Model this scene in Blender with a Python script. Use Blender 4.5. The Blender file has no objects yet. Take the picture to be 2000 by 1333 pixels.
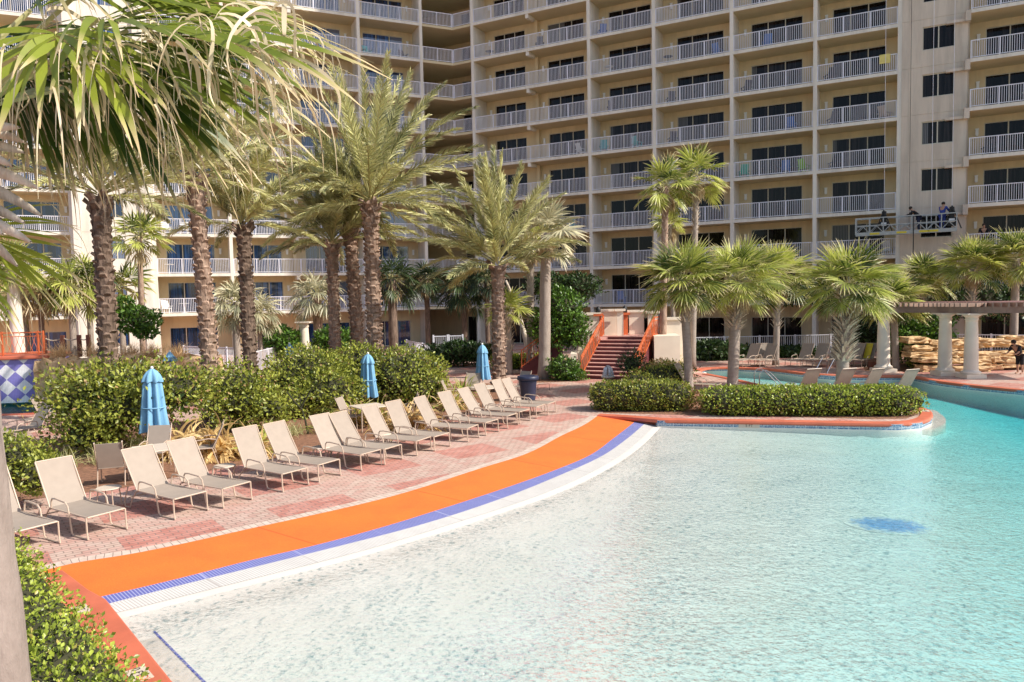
import bpy, bmesh, math, random
import numpy as np
from mathutils import Vector, Matrix

sc = bpy.context.scene
col = sc.collection
R = math.radians
rs = np.random.RandomState

# ------------------------------------------------------------------ camera, sky, sun, exposure
FPX, PITCH, ROLL, CAMH = 1450.0, 0.0601, -0.0202, 4.0      # focal length in pixels of a 2000 px wide picture
fw = np.array([0, math.cos(PITCH), -math.sin(PITCH)])
r_ = np.array([1.0, 0, 0]); u_ = np.cross(r_, fw)
cr, sr = math.cos(ROLL), math.sin(ROLL)
r_, u_ = cr * r_ + sr * u_, -sr * r_ + cr * u_
cam = bpy.data.cameras.new('camera'); camo = bpy.data.objects.new('camera', cam); col.objects.link(camo)
M = Matrix(((r_[0], u_[0], -fw[0], 0), (r_[1], u_[1], -fw[1], 0), (r_[2], u_[2], -fw[2], CAMH), (0, 0, 0, 1)))
camo.matrix_world = M
cam.lens = 36 * FPX / 2000; cam.sensor_width = 36; cam.clip_start = 0.05; cam.clip_end = 2000
sc.camera = camo

SUN_EL = R(41); SUN = np.array([0.957, -0.29]); SUN = SUN / np.hypot(*SUN)
w = bpy.data.worlds.new('World'); sc.world = w; w.use_nodes = True
nt = w.node_tree; nt.nodes.clear()
sky = nt.nodes.new('ShaderNodeTexSky'); sky.sky_type = 'NISHITA'; sky.sun_disc = False
sky.sun_elevation = SUN_EL; sky.sun_rotation = math.atan2(SUN[0], SUN[1])
sky.air_density = 1.0; sky.dust_density = 1.6; sky.ozone_density = 1.0
bg = nt.nodes.new('ShaderNodeBackground'); bg.inputs[1].default_value = 0.10
out = nt.nodes.new('ShaderNodeOutputWorld')
nt.links.new(sky.outputs[0], bg.inputs[0]); nt.links.new(bg.outputs[0], out.inputs[0])
sl = bpy.data.lights.new('sun', 'SUN'); sl.energy = 3.25; sl.angle = R(0.53); sl.color = (1.0, 0.93, 0.82)
so = bpy.data.objects.new('sun', sl); col.objects.link(so)
sd = Vector((SUN[0] * math.cos(SUN_EL), SUN[1] * math.cos(SUN_EL), math.sin(SUN_EL)))
so.rotation_euler = sd.to_track_quat('Z', 'Y').to_euler(); so.location = (20, -5, 40)
sc.view_settings.view_transform = 'Standard'; sc.view_settings.look = 'None'
sc.view_settings.exposure = 0.9; sc.view_settings.gamma = 1
sc.cycles.use_denoising = True
sc.cycles.max_bounces = 8; sc.cycles.transparent_max_bounces = 16
sc.cycles.caustics_reflective = False; sc.cycles.caustics_refractive = False
sc.cycles.sample_clamp_indirect = 6

# ------------------------------------------------------------------ measuring helpers (where things stand)
def ray(x, y): return fw + (x - 1000) / FPX * r_ - (y - 666.5) / FPX * u_
def G(x, y, z=0.0):
    d = ray(x, y); t = (z - CAMH) / d[2]; return np.array([0, 0, CAMH]) + t * d
def AT(x, y, Y):
    d = ray(x, y); return np.array([0, 0, CAMH]) + d * (Y / d[1])

# ------------------------------------------------------------------ scene helpers
def tag(o, label=None, cat=None, group=None, kind=None):
    if label: o['label'] = label
    if cat: o['category'] = cat
    if group: o['group'] = group
    if kind: o['kind'] = kind
    return o
def empty(name, loc=(0, 0, 0), rz=0.0):
    o = bpy.data.objects.new(name, None); col.objects.link(o)
    o.location = tuple(float(v) for v in loc); o.rotation_euler = (0, 0, rz); o.empty_display_size = 0.3
    return o
def copy_tree(o, parent=None):
    c = o.copy(); col.objects.link(c)
    if parent is not None: c.parent = parent
    for ch in o.children: copy_tree(ch, c)
    return c

class MB:
    def __init__(s): s.v = []; s.f = []
    def add(s, vs, fs):
        n = len(s.v); s.v += [tuple(float(a) for a in p) for p in vs]; s.f += [tuple(i + n for i in f) for f in fs]
    def box(s, c, size, ex=(1, 0, 0), ey=(0, 1, 0), ez=(0, 0, 1), taper=1.0):
        c = np.array(c, float); ex, ey, ez = [np.array(e, float) * size[k] / 2 for k, e in enumerate((ex, ey, ez))]
        vs = [c + a * (taper if g > 0 else 1) * ex + b * (taper if g > 0 else 1) * ey + g * ez for g in (-1, 1) for b in (-1, 1) for a in (-1, 1)]
        s.add(vs, [(0, 2, 3, 1), (4, 5, 7, 6), (0, 1, 5, 4), (2, 6, 7, 3), (0, 4, 6, 2), (1, 3, 7, 5)])
    def bar(s, p, q, wd, ht=None, up=(0, 0, 1)):
        p, q = np.array(p, float), np.array(q, float); d = q - p; L = np.linalg.norm(d); d = d / L
        up = np.array(up, float)
        if abs(d @ up) > .98: up = np.array([0, 1.0, 0])
        sx = np.cross(up, d); sx /= np.linalg.norm(sx); uz = np.cross(d, sx)
        s.box((p + q) / 2, (L, wd, ht or wd), d, sx, uz)
    def tube(s, pts, rad, n=6, caps=True, closed=False):
        pts = [np.array(p, float) for p in pts]; m = len(pts)
        rad = [rad] * m if np.isscalar(rad) else rad
        vs = []; ref = np.array([0, 0, 1.0])
        for i, p in enumerate(pts):
            d = pts[min(i + 1, m - 1)] - pts[max(i - 1, 0)]
            if closed: d = pts[(i + 1) % m] - pts[i - 1]
            d = d / (np.linalg.norm(d) + 1e-9)
            if i == 0 and abs(d @ ref) > .9: ref = np.array([1.0, 0, 0])
            a = np.cross(ref, d); a /= np.linalg.norm(a) + 1e-9; b = np.cross(d, a); ref = b if abs(d @ b) < .9 else ref
            for k in range(n):
                t = 2 * math.pi * k / n; vs.append(p + rad[i] * (a * math.cos(t) + b * math.sin(t)))
        fs = []
        for i in range(m if closed else m - 1):
            j = (i + 1) % m
            for k in range(n):
                k2 = (k + 1) % n; fs.append((i * n + k, i * n + k2, j * n + k2, j * n + k))
        if caps and not closed: fs += [tuple(range(n))[::-1], tuple((m - 1) * n + k for k in range(n))]
        s.add(vs, fs)
    def lathe(s, prof, n=20, c=(0, 0, 0)):
        vs = []; m = len(prof)
        for (rr, z) in prof:
            for k in range(n):
                t = 2 * math.pi * k / n; vs.append((c[0] + rr * math.cos(t), c[1] + rr * math.sin(t), c[2] + z))
        fs = [(i * n + k, i * n + (k + 1) % n, (i + 1) * n + (k + 1) % n, (i + 1) * n + k) for i in range(m - 1) for k in range(n)]
        fs += [tuple(range(n))[::-1], tuple((m - 1) * n + k for k in range(n))]
        s.add(vs, fs)
    def strip(s, A, B, flip=False):
        n = len(A); vs = list(A) + list(B)
        s.add(vs, [((i, i + 1, n + i + 1, n + i) if not flip else (i, n + i, n + i + 1, i + 1)) for i in range(n - 1)])
    def prism(s, poly, z0, z1):
        n = len(poly); vs = [(p[0], p[1], z0) for p in poly] + [(p[0], p[1], z1) for p in poly]
        s.add(vs, [tuple(range(n))[::-1], tuple(range(n, 2 * n))] + [(i, (i + 1) % n, n + (i + 1) % n, n + i) for i in range(n)])
    def mesh(s, name, smooth=False):
        me = bpy.data.meshes.new(name); me.from_pydata(s.v, [], s.f); me.update()
        if smooth: me.shade_smooth()
        return me
    def build(s, name, m, parent=None, smooth=False, bevel=0):
        o = bpy.data.objects.new(name, s.mesh(name, smooth)); col.objects.link(o)
        o.data.materials.append(m)
        if parent is not None: o.parent = parent
        if bevel:
            b = o.modifiers.new('bevel', 'BEVEL'); b.width = bevel; b.segments = 2; b.limit_method = 'ANGLE'
        return o

def fast_mesh(name, V, Fc, attrs=None):
    me = bpy.data.meshes.new(name); V = np.asarray(V, np.float32); Fc = np.asarray(Fc, np.int32); k = Fc.shape[1]
    me.vertices.add(len(V)); me.vertices.foreach_set('co', V.ravel())
    me.loops.add(Fc.size); me.loops.foreach_set('vertex_index', Fc.ravel())
    me.polygons.add(len(Fc)); me.polygons.foreach_set('loop_start', np.arange(0, Fc.size, k, dtype=np.int32))
    me.update(calc_edges=True)
    for an, av in (attrs or {}).items():
        a = me.attributes.new(an, 'FLOAT', 'POINT'); a.data.foreach_set('value', np.asarray(av, np.float32))
    return me
def obj(name, me, m, parent=None):
    o = bpy.data.objects.new(name, me); col.objects.link(o)
    if not me.materials: me.materials.append(m)
    if parent is not None: o.parent = parent
    return o
def norm(a): return a / (np.linalg.norm(a, axis=-1, keepdims=True) + 1e-9)

# ------------------------------------------------------------------ materials
class NT:
    def __init__(s, name):
        s.m = bpy.data.materials.new(name); s.m.use_nodes = True; s.t = s.m.node_tree; s.t.nodes.clear()
        s.o = s.n('ShaderNodeOutputMaterial')
    def n(s, ty, ins=None, **kw):
        nd = s.t.nodes.new(ty)
        for k, v in kw.items(): setattr(nd, k, v)
        for k, v in (ins or {}).items(): s.set(nd, k, v)
        return nd
    def set(s, nd, k, v):
        if hasattr(v, 'is_output') or isinstance(v, bpy.types.NodeSocket): s.t.links.new(v, nd.inputs[k])
        elif hasattr(v, 'outputs'): s.t.links.new(v.outputs[0], nd.inputs[k])
        else: nd.inputs[k].default_value = v
def c4(c): return (c[0], c[1], c[2], 1)
def ramp(N, fac, stops, interp='LINEAR'):
    r = N.n('ShaderNodeValToRGB'); N.set(r, 'Fac', fac); r.color_ramp.interpolation = interp
    e = r.color_ramp.elements
    while len(e) < len(stops): e.new(0.5)
    for k, (p, c) in enumerate(stops): e[k].position = p; e[k].color = c4(c)
    return r.outputs[0]
def mix(N, f, a, b, mode='MIX'):
    m = N.n('ShaderNodeMix', data_type='RGBA', blend_type=mode)
    N.set(m, 0, f); 
    for k, v in ((6, a), (7, b)): N.set(m, k, c4(v) if isinstance(v, (tuple, list)) and len(v) == 3 else v)
    return m.outputs[2]
def noise(N, vec, scale, detail=4, rough=.55): 
    q = N.n('ShaderNodeTexNoise', {'Scale': scale, 'Detail': detail, 'Roughness': rough})
    if vec is not None: N.set(q, 'Vector', vec)
    return q.outputs[0]
def plain(name, a, rough=.6, var=.12, scale=3.0, bump=.0, bscale=40, spec=.4, metal=0, b=None, objvar=0.0, streak=0.0):
    N = NT(name); tc = N.n('ShaderNodeTexCoord'); v = tc.outputs['Object']
    b = b or tuple(x * (1 - var * 2) for x in a)
    f = noise(N, v, scale, 6)
    c = ramp(N, f, [(.3, b), (.65, a)])
    if streak: c = mix(N, streak, c, ramp(N, noise(N, N.n('ShaderNodeMapping', {'Vector': v, 'Scale': (1.6, 1.6, .16)}), 1.0, 6, .7), [(.38, tuple(x * .45 for x in a)), (.56, a)]))
    if objvar:
        oi = N.n('ShaderNodeObjectInfo'); hs = N.n('ShaderNodeHueSaturation', {'Color': c})
        mr = N.n('ShaderNodeMapRange', {0: oi.outputs['Random'], 3: 1 - objvar, 4: 1 + objvar}); N.set(hs, 'Value', mr.outputs[0]); c = hs.outputs[0]
    p = N.n('ShaderNodeBsdfPrincipled', {'Base Color': c, 'Roughness': rough, 'Metallic': metal, 'Specular IOR Level': spec})
    if bump:
        bp = N.n('ShaderNodeBump', {'Strength': bump, 'Distance': .02, 'Height': noise(N, v, bscale, 3)}); N.set(p, 'Normal', bp)
    N.set(N.o, 0, p); return N.m
def leafmat(name, dark, light, tip=None, tipat=.75, trans=.35, rough=.45, dead=None, deadf=0.0, spec=.5, patch=1.2):
    """dark/light by per-leaf attribute, tip colour by attribute along the blade"""
    N = NT(name)
    a = N.n('ShaderNodeAttribute', attribute_name='rnd'); t = N.n('ShaderNodeAttribute', attribute_name='t')
    tc = N.n('ShaderNodeTexCoord')
    nz = noise(N, tc.outputs['Object'], patch, 3)
    s = N.n('ShaderNodeMath', {0: a.outputs['Fac'], 1: nz}, operation='ADD')
    stops = [(.45, dark), (1.15 / 2 + .25, light)]
    half = N.n('ShaderNodeMath', {0: s, 1: .62}, operation='MULTIPLY')
    c = ramp(N, half, [(.26, dark), (.74, light)])
    if dead:
        g = N.n('ShaderNodeMath', {0: a.outputs['Fac'], 1: 1 - deadf}, operation='GREATER_THAN'); c = mix(N, g.outputs[0], c, dead)
    if tip:
        mr = N.n('ShaderNodeMapRange', {0: t.outputs['Fac'], 1: tipat - .12, 2: tipat + .12})
        c = mix(N, mr.outputs[0], c, tip)
    p = N.n('ShaderNodeBsdfPrincipled', {'Base Color': c, 'Roughness': rough, 'Specular IOR Level': spec})
    tr = N.n('ShaderNodeBsdfTranslucent', {'Color': c})
    ms = N.n('ShaderNodeMixShader', {0: trans, 1: p, 2: tr}); N.set(N.o, 0, ms); return N.m

m_cream = plain('cream_stucco', (.74, .60, .375), .85, .07, .35, .25, 60, streak=.2)
m_soffit = plain('soffit_stucco', (.66, .55, .35), .85, .05, .5)
m_white_stucco = plain('pale_stucco', (.80, .74, .64), .85, .06, .6, .2, 60, streak=.28)
m_tower = plain('rose_stucco', (.68, .58, .47), .85, .06, .4, .3, 40, streak=.30)
m_rail = plain('white_paint_metal', (.80, .79, .86), .45, .04, 2)
m_frame = plain('window_frame', (.60, .55, .44), .5, .05, 2)
def glassmat(name, base, spec, rough=.05, objvar=True, coat=0, curt=.35, metal=0.0):
    N = NT(name); tc = N.n('ShaderNodeTexCoord'); oi = N.n('ShaderNodeObjectInfo')
    mp = N.n('ShaderNodeMapping', {'Vector': tc.outputs['Object'], 'Scale': (9, 9, .25)})
    f = noise(N, mp, 1.0, 3)
    c = ramp(N, f, [(.42, tuple(x * .25 for x in base)), (.62, base)])
    hs = N.n('ShaderNodeHueSaturation', {'Color': c}); mr = N.n('ShaderNodeMapRange', {0: oi.outputs['Random'], 3: .3, 4: 1.8}); N.set(hs, 'Value', mr.outputs[0])
    # some rooms have a pale curtain drawn across part of the door
    sx = N.n('ShaderNodeSeparateXYZ', {0: tc.outputs['Object']}); r7 = N.n('ShaderNodeMath', {0: oi.outputs['Random'], 1: 7.3}, operation='MULTIPLY'); fr7 = N.n('ShaderNodeMath', {0: r7}, operation='FRACT')
    wv = N.n('ShaderNodeTexWave', {'Vector': tc.outputs['Object'], 'Scale': 3.2, 'Distortion': 1.0}, bands_direction='X'); cc = ramp(N, wv.outputs[0], [(.1, tuple(.05 + x * .3 for x in base)), (.9, tuple(.16 + x * .6 for x in base))])
    edge = N.n('ShaderNodeMath', {0: fr7, 1: 1.9}, operation='MULTIPLY'); inx = N.n('ShaderNodeMath', {0: sx.outputs[0], 1: edge}, operation='LESS_THAN'); on = N.n('ShaderNodeMath', {0: oi.outputs['Random'], 1: .62}, operation='GREATER_THAN')
    k = N.n('ShaderNodeMath', {0: inx, 1: on}, operation='MULTIPLY')
    p = N.n('ShaderNodeBsdfPrincipled', {'Base Color': mix(N, k.outputs[0], hs.outputs[0], cc), 'Roughness': rough, 'Specular IOR Level': spec, 'Metallic': metal})
    bp = N.n('ShaderNodeBump', {'Strength': .05, 'Distance': .02, 'Height': noise(N, tc.outputs['Object'], 1.3, 2)}); N.set(p, 'Normal', bp)
    N.set(N.o, 0, p); return N.m
m_glass_dark = glassmat('dark_tinted_glass', (.022, .018, .018), .22)
m_glass_blue = glassmat('painted_sky_reflection_glass', (.03, .09, .26), 1.0, .04)  # blue base colour stands in for the reflected sky
m_lamp = plain('wall_lamp_white', (.85, .85, .83), .4, .02)
m_coral = plain('coral_coping', (.60, .155, .085), .6, .13, 1.5, .15, 50)
m_rust = plain('coral_red_iron', (.62, .145, .05), .5, .08, 3)
m_orange = plain('orange_rubber_mat', (.84, .15, .018), .8, .10, 1.2, .15, 120)
m_sling = plain('taupe_sling_fabric', (.345, .285, .235), .75, .04, 6, .1, 300, objvar=.06)
m_lframe = plain('tan_metal_frame', (.52, .40, .31), .4, .03, 4)
m_tabletop = plain('cream_table_top', (.62, .52, .42), .5, .04, 5)
m_umb = plain('blue_canvas', (.20, .42, .62), .8, .10, 2.0, .15, 30)
m_umb_pole = plain('white_pole', (.75, .72, .68), .4, .04)
m_bin = plain('navy_plastic', (.028, .035, .075), .45, .15, 2)
m_wood = plain('brown_timber', (.16, .055, .035), .7, .15, 2, .3, 20)
m_beam = plain('weathered_pergola_timber', (.30, .20, .155), .75, .15, 2)
m_colstone = plain('cream_cast_stone', (.80, .70, .57), .7, .06, 1.4, .15, 30)
m_steel = plain('stainless_steel', (.75, .75, .76), .18, .05, 2, metal=1.0)
m_alu = plain('bare_aluminium', (.42, .42, .41), .4, .08, 3, metal=.4)
m_yellow = plain('yellow_paint', (.75, .60, .04), .5, .1, 6)
m_black = plain('black_plastic', (.02, .02, .022), .5, .1)
m_step = plain('maroon_step_tile', (.13, .03, .035), .6, .15, 3)
m_nosing = plain('salmon_step_nosing', (.72, .42, .36), .6, .08, 3)
m_mulch = plain('bark_mulch', (.34, .17, .10), .95, .28, 9, 1.0, 60)
m_soil = plain('pale_sand', (.46, .36, .28), .95, .1, .5, .4, 30)
m_bark = None

def trunkmat(name, a, b, scale=6, ring=0.0, bump=.6):
    N = NT(name); tc = N.n('ShaderNodeTexCoord'); v = tc.outputs['Object']
    mp = N.n('ShaderNodeMapping', {'Vector': v, 'Scale': (1, 1, .35)})
    f = noise(N, mp, scale, 6, .65); c = ramp(N, f, [(.32, b), (.68, a)])
    at = N.n('ShaderNodeAttribute', attribute_name='rnd'); 
    hs = N.n('ShaderNodeHueSaturation', {'Color': c}); mr = N.n('ShaderNodeMapRange', {0: at.outputs['Fac'], 3: .78, 4: 1.2}); N.set(hs, 'Value', mr.outputs[0]); c = hs.outputs[0]
    h = noise(N, mp, scale * 4, 4)
    if ring:
        wv = N.n('ShaderNodeTexWave', {'Vector': v, 'Scale': ring, 'Distortion': 2.5, 'Detail': 3}, bands_direction='Z')
        c = mix(N, .35, c, ramp(N, wv.outputs[0], [(.2, tuple(x * .55 for x in b)), (.5, a)])); h = wv.outputs[0]
    p = N.n('ShaderNodeBsdfPrincipled', {'Base Color': c, 'Roughness': .9, 'Specular IOR Level': .2})
    N.set(p, 'Normal', N.n('ShaderNodeBump', {'Strength': bump, 'Distance': .03, 'Height': h}))
    N.set(N.o, 0, p); return N.m
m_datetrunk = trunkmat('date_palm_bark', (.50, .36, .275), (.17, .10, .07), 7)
m_datetrunk_shade = trunkmat('shade_painted_palm_bark', (.27, .19, .145), (.08, .055, .04), 7)  # darker copy of the bark, with shade put into its colour
m_sabaltrunk = trunkmat('grey_palm_bark', (.50, .42, .36), (.30, .24, .20), 5, 6.0, .5)
m_herotrunk = trunkmat('smooth_pinkish_palm_bark', (.34, .27, .24), (.25, .195, .17), 7, 0, .5)
m_boot = trunkmat('pale_leaf_boots', (.80, .72, .60), (.40, .31, .22), 8)
m_twig_core = plain('twigs_and_dark_core', (.05, .05, .022), .9, .25, 8)

m_date = leafmat('date_frond_green', (.018, .045, .008), (.60, .58, .25), tip=(.70, .60, .38), tipat=.88, trans=.15)
m_date_dry = leafmat('date_frond_straw', (.40, .30, .14), (.68, .54, .30), trans=.3)
m_rachis = plain('frond_rib', (.52, .48, .22), .5, .1, 4)
m_fan = leafmat('fan_leaf_green', (.02, .055, .008), (.50, .54, .12), tip=(.74, .63, .36), tipat=.80, trans=.35)
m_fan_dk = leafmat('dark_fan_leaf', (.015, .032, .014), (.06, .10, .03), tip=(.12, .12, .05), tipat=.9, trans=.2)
m_fan_dry = leafmat('dry_fan_leaf', (.30, .20, .10), (.62, .48, .28), trans=.3)
m_fan_grey = leafmat('silvery_fan_leaf', (.22, .23, .14), (.60, .56, .36), tip=(.66, .56, .38), tipat=.8, trans=.25)
m_hero = leafmat('big_fan_leaf', (.03, .07, .01), (.29, .345, .04), tip=(.78, .62, .36), tipat=.80, trans=.38, rough=.35, patch=.9)
m_hero_dry = leafmat('dry_leaf_strips', (.42, .30, .16), (.78, .66, .46), trans=.3)
m_shrub = leafmat('shrub_leaf', (.03, .065, .010), (.38, .41, .065), trans=.3, rough=.4, dead=(.45, .30, .13), deadf=.035, patch=.8)
m_hedge = leafmat('hedge_leaf', (.07, .12, .015), (.44, .52, .07), trans=.3, rough=.35, dead=(.50, .42, .12), deadf=.05, patch=1.6)
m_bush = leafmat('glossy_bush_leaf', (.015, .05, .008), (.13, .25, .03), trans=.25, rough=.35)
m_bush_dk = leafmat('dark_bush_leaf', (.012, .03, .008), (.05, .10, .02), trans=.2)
m_grass = leafmat('green_strap_leaf', (.10, .18, .02), (.45, .50, .09), tip=(.62, .52, .25), tipat=.85, trans=.35)
m_grass_pale = leafmat('pale_grass_blade', (.28, .30, .10), (.62, .58, .30), trans=.35)
m_fern = leafmat('straw_leaf', (.40, .24, .08), (.86, .64, .30), trans=.35)
m_tuft = leafmat('tan_grass_blade', (.45, .28, .12), (.78, .56, .30), trans=.3)

def paver_mat():
    N = NT('brick_pavers'); tc = N.n('ShaderNodeTexCoord'); v = tc.outputs['Object']
    mp = N.n('ShaderNodeMapping', {'Vector': v, 'Rotation': (0, 0, R(-38))})
    b1 = N.n('ShaderNodeTexBrick', {'Vector': mp, 'Color1': (.46, .165, .125, 1), 'Color2': (.56, .26, .205, 1), 'Mortar': (.20, .12, .10, 1), 'Scale': 1.0, 'Mortar Size': .011, 'Brick Width': .23, 'Row Height': .115, 'Bias': -.1})
    b2 = N.n('ShaderNodeTexBrick', {'Vector': mp, 'Color1': (.54, .41, .34, 1), 'Color2': (.52, .30, .25, 1), 'Mortar': (.24, .17, .14, 1), 'Scale': 1.0, 'Mortar Size': .011, 'Brick Width': .23, 'Row Height': .115, 'Bias': -.1})
    mp2 = N.n('ShaderNodeMapping', {'Vector': v, 'Rotation': (0, 0, R(-38)), 'Location': (.3, .9, 0)})
    sp = N.n('ShaderNodeSeparateXYZ', {0: mp2})
    def band(ax, per, lo):
        md = N.n('ShaderNodeMath', {0: ax, 1: per}, operation='FLOORED_MODULO'); return N.n('ShaderNodeMath', {0: md, 1: lo}, operation='LESS_THAN').outputs[0]
    k = N.n('ShaderNodeMath', {0: band(sp.outputs[0], 2.6, 1.6), 1: band(sp.outputs[1], 2.3, 1.2)}, operation='MULTIPLY')
    c = mix(N, k.outputs[0], b2.outputs[0], b1.outputs[0])
    big = noise(N, v, .35, 4); c = mix(N, .3, c, ramp(N, big, [(.35, (.36, .28, .25)), (.65, (.62, .52, .47))]), 'OVERLAY')
    st = noise(N, v, 3.0, 6, .7); c = mix(N, .16, c, ramp(N, st, [(.4, (.35, .26, .23)), (.6, (.72, .62, .56))]))
    p = N.n('ShaderNodeBsdfPrincipled', {'Base Color': c, 'Roughness': .85, 'Specular IOR Level': .3})
    N.set(p, 'Normal', N.n('ShaderNodeBump', {'Strength': .35, 'Distance': .004, 'Height': b1.outputs['Fac'], }, invert=True))
    N.set(N.o, 0, p); return N.m
m_paver = paver_mat()

def stripe_mat(name, ca, cb, scale):
    N = NT(name); at = N.n('ShaderNodeAttribute', attribute_name='s')
    md = N.n('ShaderNodeMath', {0: at.outputs['Fac'], 1: scale}, operation='FLOORED_MODULO')
    g = N.n('ShaderNodeMath', {0: md, 1: scale * .34}, operation='LESS_THAN')
    md2 = N.n('ShaderNodeMath', {0: at.outputs['Fac'], 1: 1.5}, operation='FLOORED_MODULO'); g2 = N.n('ShaderNodeMath', {0: md2, 1: .02}, operation='LESS_THAN')
    mx = N.n('ShaderNodeMath', {0: g, 1: g2}, operation='MAXIMUM')
    c = mix(N, mx.outputs[0], ca, cb)
    tc = N.n('ShaderNodeTexCoord'); c = mix(N, .15, c, ramp(N, noise(N, tc.outputs['Object'], 4, 5), [(.35, tuple(x * .5 for x in ca)), (.65, ca)]))
    N.set(N.o, 0, N.n('ShaderNodeBsdfPrincipled', {'Base Color': c, 'Roughness': .5})); return N.m
m_bluegrate = stripe_mat('blue_grate', (.11, .125, .38), (.36, .38, .58), .045)
m_whitegrate = stripe_mat('white_grate', (.60, .59, .57), (.40, .37, .35), .045)

def tile_mat():
    N = NT('pool_tile'); tc = N.n('ShaderNodeTexCoord'); 
    s = N.n('ShaderNodeAttribute', attribute_name='s'); z = N.n('ShaderNodeSeparateXYZ', {0: tc.outputs['Object']})
    v = N.n('ShaderNodeCombineXYZ', {0: s.outputs['Fac'], 1: z.outputs[2]})
    b = N.n('ShaderNodeTexBrick', {'Vector': v, 'Color1': (.05, .13, .27, 1), 'Color2': (.16, .30, .42, 1), 'Mortar': (.70, .72, .72, 1), 'Scale': 1.0, 'Mortar Size': .009, 'Brick Width': .3, 'Row Height': .11}, offset=0.0)
    sq = noise(N, v, 22, 2); c = mix(N, .45, b.outputs[0], mix(N, ramp(N, sq, [(.45, (0, 0, 0)), (.55, (1, 1, 1))]), (.05, .13, .28), (.55, .62, .66)))
    g = N.n('ShaderNodeMath', {0: z.outputs[2], 1: -.17}, operation='GREATER_THAN')
    c = mix(N, g.outputs[0], (.70, .68, .62), c)
    N.set(N.o, 0, N.n('ShaderNodeBsdfPrincipled', {'Base Color': c, 'Roughness': .25})); return N.m
m_tile = tile_mat()

def floor_mat():
    N = NT('pool_plaster'); tc = N.n('ShaderNodeTexCoord'); v = tc.outputs['Object']
    c = ramp(N, noise(N, v, .5, 5), [(.35, (.64, .60, .54)), (.65, (.69, .655, .60))])
    c = mix(N, .07, c, ramp(N, noise(N, v, 6, 4), [(.4, (.54, .49, .43)), (.6, (.74, .71, .66))]))
    N.set(N.o, 0, N.n('ShaderNodeBsdfPrincipled', {'Base Color': c, 'Roughness': .8})); return N.m
m_floor = floor_mat()
m_beige = plain('beige_plaster', (.58, .53, .465), .8, .06, 2)

def water_mat():
    N = NT('pool_water'); tc = N.n('ShaderNodeTexCoord'); v = tc.outputs['Object']
    mp = N.n('ShaderNodeMapping', {'Vector': v, 'Scale': (1.0, 1.0, 1)})
    n1 = noise(N, mp, 9.0, 3, .65); n2 = noise(N, mp, 1.5, 2)
    h = N.n('ShaderNodeMath', {0: n1, 1: N.n('ShaderNodeMath', {0: n2, 1: 1.3}, operation='MULTIPLY')}, operation='ADD')
    bp = N.n('ShaderNodeBump', {'Strength': 1.0, 'Distance': .07, 'Height': h})
    ge = N.n('ShaderNodeNewGeometry'); dt = N.n('ShaderNodeVectorMath', {0: bp.outputs[0], 1: ge.outputs['Incoming']}, operation='DOT_PRODUCT')
    ab = N.n('ShaderNodeMath', {0: dt.outputs['Value']}, operation='ABSOLUTE'); om = N.n('ShaderNodeMath', {0: 1.0, 1: ab}, operation='SUBTRACT', use_clamp=True)
    fr = N.n('ShaderNodeMath', {0: N.n('ShaderNodeMath', {0: N.n('ShaderNodeMath', {0: om, 1: 5.0}, operation='POWER'), 1: .98}, operation='MULTIPLY'), 1: .02}, operation='ADD', use_clamp=True)
    gl = N.n('ShaderNodeBsdfGlossy', {'Color': (1, 1, 1, 1), 'Roughness': .04, 'Normal': bp})
    # noise paints a caustic light pattern into the transparent colour
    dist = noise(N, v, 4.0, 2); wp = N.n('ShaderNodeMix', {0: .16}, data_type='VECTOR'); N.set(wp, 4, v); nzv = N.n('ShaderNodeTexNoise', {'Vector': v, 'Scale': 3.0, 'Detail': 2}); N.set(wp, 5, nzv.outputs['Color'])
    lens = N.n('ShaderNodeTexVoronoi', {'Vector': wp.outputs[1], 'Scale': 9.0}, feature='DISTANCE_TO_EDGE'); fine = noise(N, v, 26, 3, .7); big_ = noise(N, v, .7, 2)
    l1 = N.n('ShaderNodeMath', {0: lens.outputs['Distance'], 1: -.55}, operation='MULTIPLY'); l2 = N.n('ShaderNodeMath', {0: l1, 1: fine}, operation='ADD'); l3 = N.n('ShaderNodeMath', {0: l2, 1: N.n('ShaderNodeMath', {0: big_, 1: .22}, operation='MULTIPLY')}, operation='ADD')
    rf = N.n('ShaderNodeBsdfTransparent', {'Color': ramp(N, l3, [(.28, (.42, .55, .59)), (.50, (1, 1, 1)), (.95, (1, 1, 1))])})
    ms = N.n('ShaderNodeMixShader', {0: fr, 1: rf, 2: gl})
    N.set(N.o, 'Surface', ms)
    N.set(N.o, 'Volume', N.n('ShaderNodeVolumeAbsorption', {'Color': (.04, .87, .92, 1), 'Density': .54}))
    return N.m
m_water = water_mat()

# ------------------------------------------------------------------ ground, pool, deck
def resample(P, n):
    P = np.array(P, float); d = np.r_[0, np.cumsum(np.linalg.norm(np.diff(P, axis=0), axis=1))]
    # smooth with Catmull style interpolation of each coordinate
    s = np.linspace(0, d[-1], n); out_ = np.zeros((n, P.shape[1]))
    for k in range(P.shape[1]):
        m = np.gradient(P[:, k], d); i = np.clip(np.searchsorted(d, s, 'right') - 1, 0, len(d) - 2)
        h = d[i + 1] - d[i]; t = (s - d[i]) / h
        out_[:, k] = (2*t**3-3*t**2+1)*P[i, k] + (t**3-2*t**2+t)*h*m[i] + (-2*t**3+3*t**2)*P[i+1, k] + (t**3-t**2)*h*m[i+1]
    return out_
NC = 90
outer = resample([G(x, y, 0) for x, y in [(60,1122),(140,1102),(250,1084),(500,1031),(755,973),(950,912),(1012,893),(1100,850),(1142,830),(1167,813)]], NC)
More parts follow.
